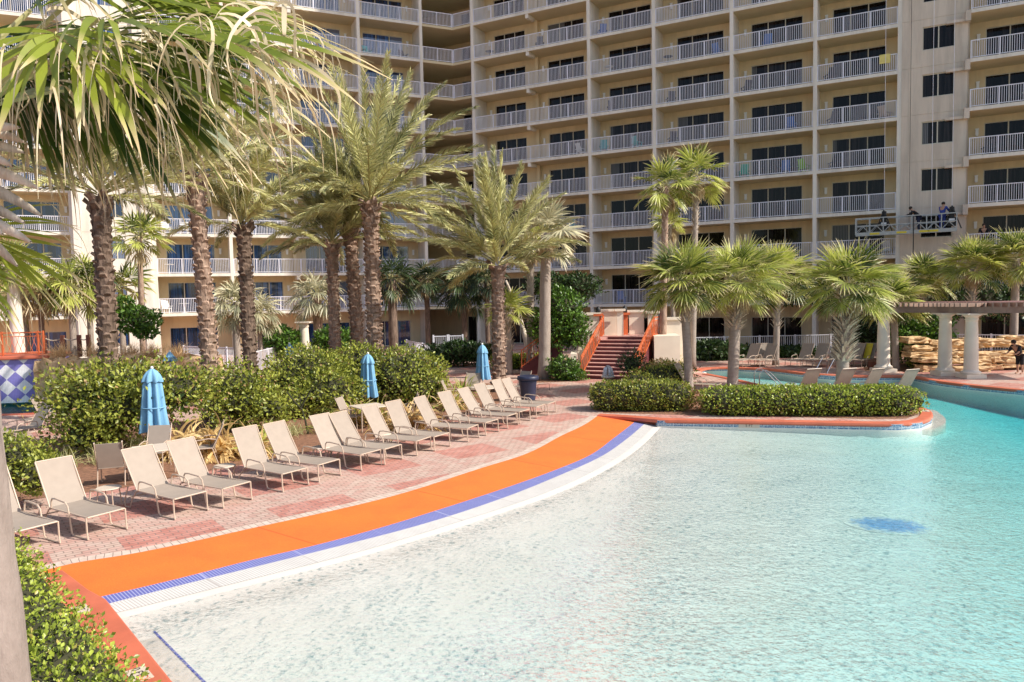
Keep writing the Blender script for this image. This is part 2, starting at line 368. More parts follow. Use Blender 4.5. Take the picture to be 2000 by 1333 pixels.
oin = resample([G(x, y, -.12) for x, y in [(170,1172),(325,1136),(500,1092),(600,1069),(760,1026),(850,998),(976,957),(1080,920),(1145,893),(1200,855),(1240,824)]], NC)
bin_ = resample([G(x, y, -.15) for x, y in [(183,1187),(350,1144),(500,1107),(650,1070),(805,1030),(985,972),(1090,930),(1172,893),(1225,857),(1260,827)]], NC)
win = resample([G(x, y, -.20) for x, y in [(205,1203),(300,1179),(500,1129),(700,1078),(900,1018),(1060,965),(1207,893),(1250,860),(1280,830)]], NC)
for a_, z_ in ((outer, 0.006), (oin, -.12), (bin_, -.15), (win, -.20)): a_[:, 2] = z_
isl_front = np.array([G(x, y)[:2] for x, y in [(1284,822),(1400,823.5),(1560,826),(1650,828),(1752,829.5),(1797,826.5),(1820,816.5),(1821,807),(1809,798),(1782,793)]])
isl_back = np.array([G(x, y)[:2] for x, y in [(1700,786),(1600,774),(1492,754),(1440,742),(1382,731)]])
far_edge = np.array([G(x, y)[:2] for x, y in [(1366,725),(1382,719),(1443,719),(1511,722.5),(1577,731),(1625,735),(1700,735.5),(1777,735),(1820,744),(1887,753),(2000,764)]])
near = np.array([(27, 21), (33, 14), (36, 5), (34, -6), (8, -6), (.2, 3.45), (-3.70, 7.62)])
pool_poly = np.vstack([win[::6, :2][:], win[-1:, :2], isl_front, isl_back, far_edge, near])
deck_hole = np.vstack([outer[:, :2], oin[-1:, :2], bin_[-1:, :2], win[-1:, :2], isl_front[0:], isl_back, far_edge, near, oin[:1, :2]])
left_pool = np.array([G(x, y)[:2] for x, y in [(-120,815),(190,803),(430,778),(600,748),(560,733),(350,752),(150,772),(-120,780)]])

def holed_sheet(name, outer_poly, holes, z, m):
    bm = bmesh.new(); edges = []
    for poly in [outer_poly] + holes:
        vs = [bm.verts.new((float(p[0]), float(p[1]), z)) for p in poly]
        edges += [bm.edges.new((vs[i], vs[(i + 1) % len(vs)])) for i in range(len(vs))]
    bmesh.ops.triangle_fill(bm, use_beauty=True, use_dissolve=False, edges=edges, normal=(0, 0, 1))
    for f in bm.faces:
        if f.normal.z < 0: f.normal_flip()
    me = bpy.data.meshes.new(name); bm.to_mesh(me); bm.free()
    return obj(name, me, m)
big = [(-600, -600), (600, -600), (600, 600), (-600, 600)]
tag(holed_sheet('ground', big, [deck_hole, left_pool], -.03, m_soil), kind='structure')
tag(holed_sheet('pool_deck', [(-60, -20), (60, -20), (60, 75), (-60, 75)], [deck_hole, left_pool], 0.0, m_paver), kind='structure')

def attr_strip(name, A, B, m, kind='structure'):
    n = len(A); V = np.vstack([A, B]); Fc = np.array([(i, i + 1, n + i + 1, n + i) for i in range(n - 1)])
    s = np.r_[0, np.cumsum(np.linalg.norm(np.diff(A[:, :3], axis=0), axis=1))]
    o = obj(name, fast_mesh(name, V, Fc, {'s': np.r_[s, s]}), m); 
    if kind: tag(o, kind=kind)
    return o
N = NT('orange_mat'); at = N.n('ShaderNodeAttribute', attribute_name='s'); tc = N.n('ShaderNodeTexCoord'); md = N.n('ShaderNodeMath', {0: at.outputs['Fac'], 1: 3.4}, operation='FLOORED_MODULO'); sm = N.n('ShaderNodeMath', {0: md, 1: .03}, operation='LESS_THAN')
cm_ = ramp(N, noise(N, tc.outputs['Object'], 1.3, 6, .65), [(.3, (.68, .13, .022)), (.62, (.86, .165, .022))]); cm_ = mix(N, .22, cm_, ramp(N, noise(N, tc.outputs['Object'], 60, 2), [(.4, (.55, .09, .012)), (.6, (.92, .20, .03))])); cm_ = mix(N, N.n('ShaderNodeMath', {0: sm, 1: .55}, operation='MULTIPLY').outputs[0], cm_, (.30, .05, .01))
p_ = N.n('ShaderNodeBsdfPrincipled', {'Base Color': cm_, 'Roughness': .85}); N.set(p_, 'Normal', N.n('ShaderNodeBump', {'Strength': .3, 'Distance': .01, 'Height': noise(N, tc.outputs['Object'], 45, 3)})); N.set(N.o, 0, p_)
a2 = outer.copy(); attr_strip('beach_entry_mat', a2, oin, N.m)
def border_mat():
    N = NT('border_pavers'); at = N.n('ShaderNodeAttribute', attribute_name='s'); md = N.n('ShaderNodeMath', {0: at.outputs['Fac'], 1: .12}, operation='FLOORED_MODULO'); g = N.n('ShaderNodeMath', {0: md, 1: .012}, operation='LESS_THAN')
    tc = N.n('ShaderNodeTexCoord'); c = mix(N, g.outputs[0], ramp(N, noise(N, tc.outputs['Object'], 5, 4), [(.35, (.50, .38, .31)), (.65, (.64, .53, .45))]), (.25, .18, .15)); N.set(N.o, 0, N.n('ShaderNodeBsdfPrincipled', {'Base Color': c, 'Roughness': .85})); return N.m
m_border = border_mat(); dO = norm(np.gradient(outer[:, :2], axis=0)); nO = np.c_[-dO[:, 1], dO[:, 0], np.zeros(NC)]
ob_ = outer + nO * .24; oc_ = outer.copy(); ob_[:, 2] = .006; oc_[:, 2] = .0065; attr_strip('mat_border', ob_, oc_, m_border)
attr_strip('blue_drain_grate', oin, bin_, m_bluegrate)
attr_strip('white_drain_grate', bin_, win, m_whitegrate)

def sdist(X, Yv):                     # distance into the pool from the beach curve
    P = win[:, :2]; best = np.full(X.shape, 1e9); sgn = np.ones(X.shape)
    for i in range(len(P) - 1):
        a, b = P[i], P[i + 1]; d = b - a; L2 = d @ d
        t = np.clip(((X - a[0]) * d[0] + (Yv - a[1]) * d[1]) / L2, 0 if i else -50, 1 if i < len(P) - 2 else 50)
        dx, dy = X - a[0] - t * d[0], Yv - a[1] - t * d[1]; q = np.hypot(dx, dy)
        c = d[0] * dy - d[1] * dx; k = q < best; best = np.where(k, q, best); sgn = np.where(k, np.sign(-c), sgn)
    return best * sgn
gx, gy = np.linspace(-8, 40, 260), np.linspace(-8, 46, 290)
GX, GY = np.meshgrid(gx, gy); S = sdist(GX, GY)
S = np.maximum(S, 0); Z = -.205 - (.028 * np.minimum(S, 5) + .065 * np.clip(S - 5, 0, 5) + .15 * np.clip(S - 10, 0, 6))
def dwall(X, Yv):
    best = np.full(np.shape(X), 1e9)
    for P in (np.vstack([isl_front, isl_back]),):
        for a, b in zip(P[:-1], P[1:]):
            d = b - a; t = np.clip(((X - a[0]) * d[0] + (Yv - a[1]) * d[1]) / (d @ d), 0, 1); best = np.minimum(best, np.hypot(X - a[0] - t * d[0], Yv - a[1] - t * d[1]))
    return best
Z = np.maximum(Z, -.36 - .55 * dwall(GX, GY)); Z = np.minimum(Z, -.205)
nx, ny = len(gx), len(gy); ii, jj = np.meshgrid(np.arange(nx - 1), np.arange(ny - 1)); q0 = (jj * nx + ii).ravel()
tag(obj('pool_floor', fast_mesh('pool_floor', np.c_[GX.ravel(), GY.ravel(), Z.ravel()], np.c_[q0, q0 + 1, q0 + nx + 1, q0 + nx]), m_floor), kind='structure')
def floor_z(x, y): s = max(float(sdist(np.array([x]), np.array([y]))[0]), 0); return -.205 - (.028 * min(s, 5) + .065 * min(max(s - 5, 0), 5) + .15 * min(max(s - 10, 0), 6))
# pool walls (tile line then plaster)
walls = np.vstack([win[-1:, :2], isl_front, isl_back, far_edge, near, win[:1, :2]])
V3 = lambda P, z: np.c_[P, np.full(len(P), z)]
def densify(P, step=.4):
    o_ = []
    for a, b in zip(P[:-1], P[1:]):
        n = max(1, int(np.linalg.norm(b - a) / step)); o_ += [a + (b - a) * k / n for k in range(n)]
    return np.array(o_ + [P[-1]])
wd_ = densify(walls)
attr_strip('pool_wall', V3(wd_, 0.0), V3(wd_, -2.2), m_tile)
attr_strip('side_pool_wall', V3(densify(np.vstack([left_pool, left_pool[:1]])), 0.0), V3(densify(np.vstack([left_pool, left_pool[:1]])), -1.6), m_tile)
b_ = MB(); b_.prism([tuple(p) for p in left_pool], -1.6, -1.5); tag(b_.build('side_pool_floor', m_floor), kind='structure')
# water bodies: closed volumes
def water(name, poly, z0, z1):
    bm = bmesh.new(); vs = [bm.verts.new((float(p[0]), float(p[1]), z1)) for p in poly]
    f = bm.faces.new(vs); bmesh.ops.recalc_face_normals(bm, faces=[f])
    if f.normal.z < 0: f.normal_flip()
    r = bmesh.ops.extrude_face_region(bm, geom=[f]); vv = [g for g in r['geom'] if isinstance(g, bmesh.types.BMVert)]
    bmesh.ops.translate(bm, verts=vv, vec=(0, 0, z0 - z1)); bmesh.ops.recalc_face_normals(bm, faces=bm.faces)
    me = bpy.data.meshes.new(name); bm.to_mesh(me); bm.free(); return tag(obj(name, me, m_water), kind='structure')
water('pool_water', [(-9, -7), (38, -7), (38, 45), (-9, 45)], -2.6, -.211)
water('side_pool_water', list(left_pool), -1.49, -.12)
# coping: swept profile along polylines
def sweep(P, prof):
    P = np.array(P, float); d = np.gradient(P, axis=0); d = norm(d); nrm = np.c_[-d[:, 1], d[:, 0]]
    mb = MB(); n = len(P); k = len(prof)
    vs = [(P[i, 0] + nrm[i, 0] * a, P[i, 1] + nrm[i, 1] * a, z) for i in range(n) for a, z in prof]
    mb.add(vs, [(i * k + j, i * k + j + 1, (i + 1) * k + j + 1, (i + 1) * k + j) for i in range(n - 1) for j in range(k - 1)]); return mb
cprof = [(-.03, -.075), (-.045, -.03), (-.03, .025), (0, .035), (.30, .035), (.32, .0)]
ptl = [(a, z) for a, z in cprof]
ends = np.vstack([outer[-1:], oin[-1:], bin_[-1:], win[-1:]]); mb = MB(); mb.strip([(p[0], p[1], .02) for p in ends], [(p[0], p[1], -.4) for p in ends]); tag(mb.build('mat_end_kerb', m_coral), kind='structure')
isl_line = densify(np.vstack([outer[-1:, :2], oin[-1:, :2], isl_front[:], isl_back]), .35)
def smooth2(P, it=2):
    for _ in range(it): P = np.vstack([P[:1], (P[:-2] + 2 * P[1:-1] + P[2:]) / 4, P[-1:]])
    return P
o = sweep(smooth2(isl_line), [(-a, z) for a, z in cprof] if False else cprof).build('island_coping', m_coral, smooth=False); tag(o, kind='structure')
tag(sweep(smooth2(densify(np.vstack([far_edge, near[:4]]), .5)), cprof).build('far_coping', m_coral), kind='structure')
lc = densify(np.array([G(120, 1118)[:2], oin[0, :2], win[0, :2], near[-1], near[-2]]), .5)
tag(sweep(lc[::-1], [(-.02, -.25), (-.02, .02), (0, .03), (.50, .03), (.52, 0)]).build('near_coping', m_coral), kind='structure')
lp = np.vstack([left_pool, left_pool[:1]]); tag(sweep(smooth2(densify(lp, .5)), [(.0, -.1), (0, .03), (-.3, .03), (-.3, 0)]).build('side_pool_coping', m_coral), kind='structure')
# step along the near coping with its blue line, and shelf round the island tip
e0, e1 = win[0, :2], near[-2]; dd = norm(e1 - e0); nn = np.array([-dd[1], dd[0]])
mb = MB(); L0 = np.linalg.norm(e1 - e0)
A_ = [tuple(e0 + dd * k) + (-.235,) for k in np.linspace(.0, L0, 12)]; B_ = [tuple(e0 + dd * k + nn * .34) + (-.235,) for k in np.linspace(0.0, L0, 12)]
mb.strip(B_, A_); tag(mb.build('pool_ledge', m_beige), kind='structure')
mb = MB(); mb.strip([tuple(e0 + dd * k + nn * .365) + (-.230,) for k in np.linspace(.05, L0, 12)], [tuple(e0 + dd * k + nn * .335) + (-.230,) for k in np.linspace(.05, L0, 12)]); tag(mb.build('blue_step_line', plain('blue_line_tile', (.07, .10, .42), .4)), kind='structure')
sh = [G(x, y, -.235)[:2] for x, y in [(1740,838),(1790,840),(1815,839),(1835,833),(1846,826),(1847,819),(1838,810),(1815,800),(1780,800)]]
sh = resample(np.array(sh), 30); mb = MB(); mb.prism([tuple(p) for p in sh], -.6, -.235); tag(mb.build('island_shelf', m_beige), kind='structure')
# blue mosaic on the floor
mc = G(1738, 1026, -.5); mb = MB(); zc = floor_z(mc[0], mc[1])
mc = G(1738, 1026, zc)
ring_ = [(mc[0] + .85 * math.cos(t) * (1 + .1 * math.sin(5 * t)), mc[1] + .55 * math.sin(t) * (1 + .1 * math.cos(3 * t)), floor_z(mc[0] + .85 * math.cos(t), mc[1] + .55 * math.sin(t)) + .012) for t in np.linspace(0, 2 * math.pi, 32, endpoint=False)]
N = NT('blue_mosaic'); at = N.n('ShaderNodeAttribute', attribute_name='s'); tc = N.n('ShaderNodeTexCoord')
k_ = N.n('ShaderNodeMath', {0: at.outputs['Fac'], 1: noise(N, tc.outputs['Object'], 9, 4, .7)}, operation='ADD')
N.set(N.o, 0, N.n('ShaderNodeBsdfPrincipled', {'Base Color': ramp(N, k_, [(.62, (.16, .30, .52)), (.95, (.67, .635, .575))]), 'Roughness': .8}))
vm, fm, sm_ = [], [], []
for j in range(9):
    for k in range(32):
        a = 2 * math.pi * k / 32; rr_ = max(j / 8, .01); x_, y_ = mc[0] + .85 * rr_ * math.cos(a), mc[1] + .55 * rr_ * math.sin(a); vm.append((x_, y_, floor_z(x_, y_) + .005)); sm_.append(.55 * rr_ ** 2)
fm = [(j * 32 + k, (j + 1) * 32 + k, (j + 1) * 32 + (k + 1) % 32, j * 32 + (k + 1) % 32) for j in range(8) for k in range(32)]
me = fast_mesh('floor_mosaic', vm, fm, {'s': sm_}); tag(obj('floor_mosaic', me, N.m), kind='structure')
# plates with depth marks set in the near coping
def text_mesh(s, size, m, loc, rot, parent, name='lettering'):
    cu = bpy.data.curves.new(name, 'FONT'); cu.body = s; cu.size = size; cu.extrude = .0012; cu.align_x = 'CENTER'; cu.align_y = 'CENTER'
    t = bpy.data.objects.new(name, cu); me = bpy.data.meshes.new_from_object(t); bpy.data.objects.remove(t)
    o_ = obj(name, me, m, parent); o_.location = loc; o_.rotation_euler = rot; return o_
def plate(x, y, txt, red, label, wdt=.34, hgt=.20, rz=None, zz=.031):
    g = G(x, y, zz); ang = math.atan2(dd[1], dd[0]) if rz is None else rz
    t = empty('depth_marker', g, ang); tag(t, label, 'depth marker', 'depth markers set in the pool edge')
    mb = MB(); mb.box((0, 0, .003), (wdt, hgt, .006)); mb.build('plate', m_tabletop, t)
    text_mesh(txt, hgt * .62, m_black, (-.05, 0, .0075), (0, 0, 0), t)
    if red:
        mb = MB(); rr_ = hgt * .27
        mb.tube([(wdt * .32 + rr_ * math.cos(a), rr_ * math.sin(a), .009) for a in np.linspace(0, 2 * math.pi, 20, endpoint=False)], .006, 4, closed=True)
        mb.bar((wdt * .32 - rr_ * .7, rr_ * .7, .009), (wdt * .32 + rr_ * .7, -rr_ * .7, .009), .012, .003); mb.build('no_diving_sign', m_rust, t)
    return t
plate(272, 1318, '0 FT', True, 'white depth plate reading FT in the coral coping beside the near hedge')
plate(158, 1191, '0 FT', False, 'small white plate half hidden by hedge below the end of the orange mat', .30, .18)
plate(1808, 803, '4 FT', False, 'white depth plate on the round tip of the island coping', .36, .20, 1.2, .036)
# depth tile on island wall
g0 = (isl_front[1] * .6 + isl_front[2] * .4); dI = norm(isl_front[2] - isl_front[1]); nI = np.array([dI[1], -dI[0]])
t = empty('depth_tile', (g0[0] + nI[0] * .004, g0[1] + nI[1] * .004, -.12)); tag(t, 'pale depth tile marked 5 FT in the blue tile band of the island', 'depth marker')
mb = MB(); mb.box((0, 0, 0), (.62, .012, .13), (dI[0], dI[1], 0), (nI[0], nI[1], 0)); mb.build('plate', m_tabletop, t)
text_mesh('5 FT', .12, m_black, (nI[0] * .008, nI[1] * .008, 0), (R(90), 0, math.atan2(dI[1], dI[0])), t)

def bed(name, pts, z=.004, m=None):
    P = [G(x, y, z)[:2] if isinstance(x, int) else (x, y) for x, y in pts]
    bm = bmesh.new(); vs = [bm.verts.new((float(p[0]), float(p[1]), z)) for p in P]; f = bm.faces.new(vs)
    if f.normal.z < 0: bmesh.ops.reverse_faces(bm, faces=[f])
    bmesh.ops.triangulate(bm, faces=bm.faces[:])
    me = bpy.data.meshes.new(name); bm.to_mesh(me); bm.free(); return tag(obj(name, me, m or m_mulch), kind='structure')
bed('planting_bed', [(-150,1010),(0,985),(120,968),(230,955),(330,935),(450,912),(560,892),(640,875),(760,850),(860,822),(960,795),(990,778),(985,752),(900,745),(860,760),(600,792),(300,830),(100,858),(-150,880)])
bed('palm_bed', [(640,760),(870,765),(875,742),(860,715),(600,722),(520,735)])
bed('island_bed', [(1178,807),(1400,812),(1560,815),(1700,819),(1770,818),(1795,808),(1775,797),(1600,785),(1400,778),(1330,768),(1345,735),(1280,725),(1180,735),(1172,770)])
bed('near_bed', [(-7.6, 10.8), (-6.75, 10.35), (-6.0, 9.2), (-4.6, 7.6), (-3.3, 6.1), (-.3, 2.9), (-3.0, 2.0), (-9, 7)])
bed('tree_bed', [(1045,748),(1130,745),(1130,712),(1060,705),(1020,722)])
bed('shrub_bed', [(1690,725),(1850,728),(1850,712),(1800,700),(1680,705)])

# ------------------------------------------------------------------ buildings
C0 = np.array([-4.46, 63.33]); SLAB = lambda k: 2.9 * k + .35 if k > 0 else 0.0
class Wing:
    def __init__(s, e, n, o=C0): s.e, s.n, s.o = np.array(e), np.array(n), np.array(o)
    def p(s, t, d, z): q = s.o + s.e * t + s.n * d; return np.array([q[0], q[1], z])
    def bx(s, mb, t0, t1, d0, d1, z0, z1):
        mb.box(s.p((t0 + t1) / 2, (d0 + d1) / 2, (z0 + z1) / 2), (abs(t1 - t0), abs(d1 - d0), abs(z1 - z0)), (*s.e, 0), (*s.n, 0))
    def rz(s): return math.atan2(s.e[1], s.e[0])
WR = Wing((.884, -.4677), (-.4677, -.884)); WL = Wing((-.9137, -.4065), (.4065, -.9137))

def railing_mesh(L, h=1.08, gap=.115, post=1.55, name='railing'):
    mb = MB()
    mb.box((L / 2, 0, h), (L, .055, .045)); mb.box((L / 2, 0, .09), (L, .04, .04))
    n = int(L / gap)
    for k in range(1, n): mb.box((L * k / n, 0, (h + .09) / 2), (.025, .025, h - .12))
    m_ = max(1, round(L / post))
    for k in range(m_ + 1): mb.box((min(max(L * k / m_, .03), L - .03), 0, h / 2), (.055, .055, h))
    return mb.mesh(name)
def door_mesh(wd, h, panes=3):
    f = MB(); g = MB(); fw_ = .055
    f.box((wd / 2, 0, h - fw_ / 2), (wd, .09, fw_)); f.box((wd / 2, 0, fw_ / 2), (wd, .09, fw_))
    for k in range(panes + 1):
        x = min(max(wd * k / panes, fw_ / 2), wd - fw_ / 2); f.box((x, 0, h / 2), (fw_ * (1 if k in (0, panes) else 1.2), .088, h - 2 * fw_))
    for k in range(panes): g.box((wd * (k + .5) / panes, .015 - .012 * (k % 2), h / 2), (wd / panes - .03, .02, h - 2 * fw_ + .02))
    return f.mesh('sliding_door'), g.mesh('pane')
MESHES = {}
def cached(key, fn):
    if key not in MESHES: MESHES[key] = fn()
    return MESHES[key]
def place(o, wng, t, d, z, flip=False):
    o.location = tuple(wng.p(t, d, z)); o.rotation_euler = (0, 0, wng.rz() + (math.pi if flip else 0))
def add_door(root, wng, t0, t1, d, z, h, glass, panes=3, name='sliding_door'):
    wd = round(abs(t1 - t0), 2); fm, gm = cached(('door', wd, h, panes, glass.name), lambda: door_mesh(wd, h, panes))
    flip = wng is not WL
    f = obj(name, fm, m_frame, root); g = obj('pane', gm, glass, f)
    place(f, wng, t0, d, z); return f
def add_lamp(root, wng, t, d, z):
    def mk():
        mb = MB(); mb.box((0, 0, 0), (.16, .10, .34)); mb.box((0, 0, .2), (.20, .14, .06)); mb.box((0, 0, -.19), (.12, .1, .05)); return mb.mesh('wall_lamp')
    o = obj('wall_lamp', cached('lamp', mk), m_lamp, root); place(o, wng, t, d, z)

def wall_with_openings(mb, wng, t0, t1, d0, d1, z0, z1, ops):
    """ops: (ta, tb, za, zb)"""
    ops = sorted(ops); cur = t0
    for ta, tb, za, zb in ops:
        if ta > cur: wng.bx(mb, cur, ta, d0, d1, z0, z1)
        if za > z0: wng.bx(mb, ta, tb, d0, d1, z0, za)
        if zb < z1: wng.bx(mb, ta, tb, d0, d1, zb, z1)
        cur = tb
    if t1 > cur: wng.bx(mb, cur, t1, d0, d1, z0, z1)

KMAX = 10; TOPZ = SLAB(KMAX + 1)
def wing(root, wng, bays, glass, dep=2.0, lampside='lo', colw=.24, top=TOPZ, deep_end=None, kmax=KMAX, ground_open=True, first_col=True):
    """bays: (t0, t1, [ (door t0, door t1), ...], brackets [t...])"""
    wall = MB(); cream = MB(); sof = MB()
    ts = sorted({b[0] for b in bays} | {b[1] for b in bays})
    for i, t in enumerate(ts):
        if i == 0 and not first_col: continue
        wng.bx(wall, t - colw / 2, t + colw / 2, -dep, .035, 0, top)
    for (t0, t1, doors, brs) in bays:
        a, b = t0 + colw / 2, t1 - colw / 2
        for k in range(0, kmax + 1):
            z = SLAB(k); z1 = SLAB(k + 1) - .2; h = 2.3 if k else 2.15
            wall_with_openings(cream, wng, a, b, -dep - .25, -dep, z, z1, [(d0, d1, z, z + h) for d0, d1 in doors])
            if k > 0:
                wng.bx(sof, a, b, -dep - .25, 0.0, z - .2, z); wng.bx(wall, a, b, .002, .022, z - .205, z + .012)
            for d0, d1 in doors:
                add_door(root, wng, d0, d1, -dep - .1, z + .005, h, glass if k or glass is m_glass_blue else m_glass_dark)
            if k > 0:
                rm = cached(('rail', round(b - a, 2)), lambda: railing_mesh(round(b - a, 2)))
                o = obj('railing', rm, m_rail, root); place(o, wng, a, -.06, z)
                # lamps beside the door
                for d0, d1 in doors:
                    add_lamp(root, wng, (d0 - .38) if lampside == 'lo' else (d1 + .38), -dep + .055, z + 1.75)
            for t in brs:
                if k > 0:
                    wng.bx(wall, t - .13, t + .13, -.55, -.02, z - .52, z - .201)
                    wng.bx(wall, t - .13, t + .13, -1.2, -.55, z - .44, z - .201)
                wng.bx(cream, t - .13, t + .13, -dep, -dep + .35, z, z1 - .0)
    wall.build('dividing_walls', m_white_stucco, root); cream.build('back_wall', m_cream, root); sof.build('balcony_slabs', m_soffit, root)

# right wing (in shade)
rootR = empty('apartment_block', (*C0, 0)); rootR.location = (0, 0, 0)
tag(rootR, 'tall shaded apartment wing with white railed balconies right of the inner corner', 'building')
baysR = [(1.89, 12.13, [(2.85, 5.75), (7.78, 10.95)], [6.92]), (12.13, 17.21, [(13.0, 16.4)], []), (17.21, 22.76, [(18.37, 21.82)], []),
         (22.76, 28.17, [(23.72, 27.18)], []), (28.17, 33.14, [(29.07, 32.35)], [])]
wing(rootR, WR, baysR, m_glass_dark)
# corner recess between the wings
cb = MB(); 
for k in range(0, KMAX + 1):
    z = SLAB(k); z1 = SLAB(k + 1) - .2
    wall_with_openings(cb, WR, -9.2, 1.89 - .12, -3.45, -3.2, z, z1, [(-1.1, 1.5, z, z + 2.3)])
    add_door(rootR, WR, -1.1, 1.5, -3.3, z + .005, 2.3, m_glass_dark)
cb.build('corner_wall', m_cream, rootR)
sl_ = MB(); wl_ = MB()
pr = WR.p(1.77, 0, 0)[:2]; prb = WR.p(1.77, -3.3, 0)[:2]; pl = WL.p(2.63, 0, 0)[:2]; plb = WL.p(2.63, -3.6, 0)[:2]
for k in range(1, KMAX + 1):
    z = SLAB(k); sl_.prism([tuple(C0), tuple(pr), tuple(prb), tuple(WR.p(-8.8, -3.3, 0)[:2]), tuple(pl)][::-1], z - .2, z - .002)
    for W_, L_ in ((WR, 1.77), (WL, 2.63)):
        o = obj('railing', cached(('rail', L_), lambda: railing_mesh(L_)), m_rail, rootR); place(o, W_, 0.0, -.06, z)
sl_.build('corner_slabs', m_soffit, rootR)
WR.bx(wl_, 1.77, 2.01, -3.45, -2.0, 0, TOPZ); WL.bx(wl_, 2.63, 2.87, -9.2, -2.0, 0, TOPZ); wl_.build('corner_side_walls', m_white_stucco, rootR)
# upper storeys carried on as a plain body (above the frame) and the mass of rooms behind the balconies
up = MB(); WR.bx(up, 1.9, 47.2, -16, .02, TOPZ, 66); WR.bx(up, 1.9, 47.2, -16, -2.6, 0, TOPZ); up.build('body', m_cream, rootR)

# stair tower: face turned a little from the wing
At = WR.p(33.14 + .12, .06, 0)[:2]; Bt = AT(1891, 60, WR.p(36.9, 0, 0)[1])[:2]
et = norm(Bt - At); WT = Wing(et, (et[1], -et[0]), At); Lt = float(np.linalg.norm(Bt - At))
rootT = empty('stair_tower', (*At, 0)); rootT.location = (0, 0, 0)
tag(rootT, 'rose beige tower face with one column of dark double windows beside the balcony wing', 'building')
mb = MB(); wc = float(np.linalg.norm(AT(1832, 60, At[1] - .6)[:2] - At)) ; ww = 1.75
ops = []
def tower_windows(W_, mb, tc_, wd, L_, m_w, root, thick=.3, sill=1.0, hh=1.42, groove=True):
    zs = 0
    for k in range(0, KMAX + 1):
        z = SLAB(k); z1 = SLAB(k + 1)
        wall_with_openings(mb, W_, 0, L_, -thick, 0, z, z1 - .03, [(tc_ - wd / 2, tc_ + wd / 2, z + sill, z + sill + hh)])
        W_.bx(mb, 0.01, L_ - .01, -thick, -.02, z1 - .03, z1)
        fm, gm = cached(('win', wd, hh), lambda: door_mesh(wd, hh, 2))
        f = obj('window', fm, m_frame, root); g = obj('pane', gm, m_w, f); place(f, W_, tc_ - wd / 2, -.12, z + sill)
tower_windows(WT, mb, wc, ww, Lt, m_glass_dark, rootT)
for tt in (wc - ww / 2 - .28, wc + ww / 2 + .28): WT.bx(mb, tt - .03, tt + .03, -.01, .012, 0, TOPZ)
WT.bx(mb, .42, .47, 0, .02, 0, TOPZ)
WT.bx(mb, 0, Lt, -6, -.31, 0, TOPZ)
mb.build('wall', m_tower, rootT)
# far right wing
WQ = Wing(WR.e, WR.n, Bt + WR.n * .35)
rootQ = empty('apartment_wing', (0, 0, 0)); tag(rootQ, 'stack of projecting balconies at the right edge beyond the tower with beige brackets', 'building')
wing(rootQ, WQ, [(.0, 6.2, [(1.05, 4.9)], []), (6.2, 11.2, [(7.1, 10.5)], [])], m_glass_dark, dep=2.2, first_col=False)
mb = MB()
for k in range(1, KMAX + 1):
    z = SLAB(k); WQ.bx(mb, -.16, .119, -.5, .035, z - .62, z - .0); WQ.bx(mb, -1.15, -.16, -.42, -.12, z - .58, z - .42)
WQ.bx(mb, -.02, .12, -2.2, -1.0, 0, TOPZ); mb.build('bracket', m_tower, rootQ)

# left wing (part in sun)
rootL = empty('apartment_building', (0, 0, 0)); tag(rootL, 'cream apartment wing left of the inner corner with blue reflecting balcony doors, partly sunlit', 'building')
baysL = [(2.75, 7.9, [(3.7, 7.1)], []), (7.9, 18.0, [(8.9, 12.3), (14.1, 17.3)], [13.16]), (18.0, 23.2, [(19.07, 22.47)], [])]
wing(rootL, WL, baysL, m_glass_blue, lampside='lo')
mb = MB(); WL.bx(mb, 2.9, 36, -14, -2.6, 0, TOPZ); WL.bx(mb, 2.9, 36, -14, .02, TOPZ, 45); mb.build('body', m_cream, rootL)
rootE = empty('end_block', (0, 0, 0)); tag(rootE, 'bright sunlit end block of the left wing behind the left palms', 'building')
mb = MB(); WE = Wing(WL.e, WL.n, WL.p(23.45, .5, 0)[:2])
WL.bx(mb, 23.32, 23.45, -2, .3, 0, TOPZ)
tower_windows(WE, mb, 2.1, 1.0, 4.7, m_glass_blue, rootE)
WE.bx(mb, 0, 4.7, -3, -.31, 0, TOPZ); WE.bx(mb, -.0, .5, 0, .25, 0, TOPZ); WE.bx(mb, 4.2, 4.7, 0, .25, 0, TOPZ)
mb.build('wall', m_white_stucco, rootE)
wing(rootE, Wing(WL.e, WL.n, WL.p(28.2, 0, 0)[:2]), [(.1, 5.6, [(1.0, 4.4)], []), (5.6, 11, [(6.6, 10)], [])], m_glass_blue)

# balcony furniture
def adirondack():
    mb = MB(); mb.box((0, 0, .36), (.5, .5, .04)); mb.box((0, .28, .68), (.5, .04, .66), (1, 0, 0), (0, .94, -.34), (0, .34, .94))
    for x in (-.26, .26):
        mb.box((x, -.18, .26), (.05, .06, .52)); mb.box((x, .2, .2), (.05, .06, .4)); mb.box((x * 1.12, 0, .54), (.11, .62, .03))
    return mb.mesh('balcony_chair')
def table_mesh():
    mb = MB(); mb.lathe([(.0, .70), (.34, .70), (.36, .715), (.34, .73), (0, .73)], 16); mb.lathe([(.03, .05), (.03, .7)], 8); mb.lathe([(.26, 0), (.24, .03), (.03, .06)], 12); return mb.mesh('balcony_table')
m_teal = plain('teal_plastic', (.02, .42, .46), .45, .05); m_bluep = plain('blue_plastic', (.02, .14, .50), .45, .05); m_green = plain('green_plastic', (.02, .45, .30), .45, .05)
m_lime = plain('lime_plastic', (.32, .62, .04), .45, .05); m_whitep = plain('white_plastic', (.80, .80, .80), .4, .05); m_grey = plain('charcoal_wicker', (.045, .045, .06), .7, .2, 20)
nth = ['ground', 'first', 'second', 'third', 'fourth', 'fifth', 'sixth', 'seventh', 'eighth', 'ninth', 'tenth']
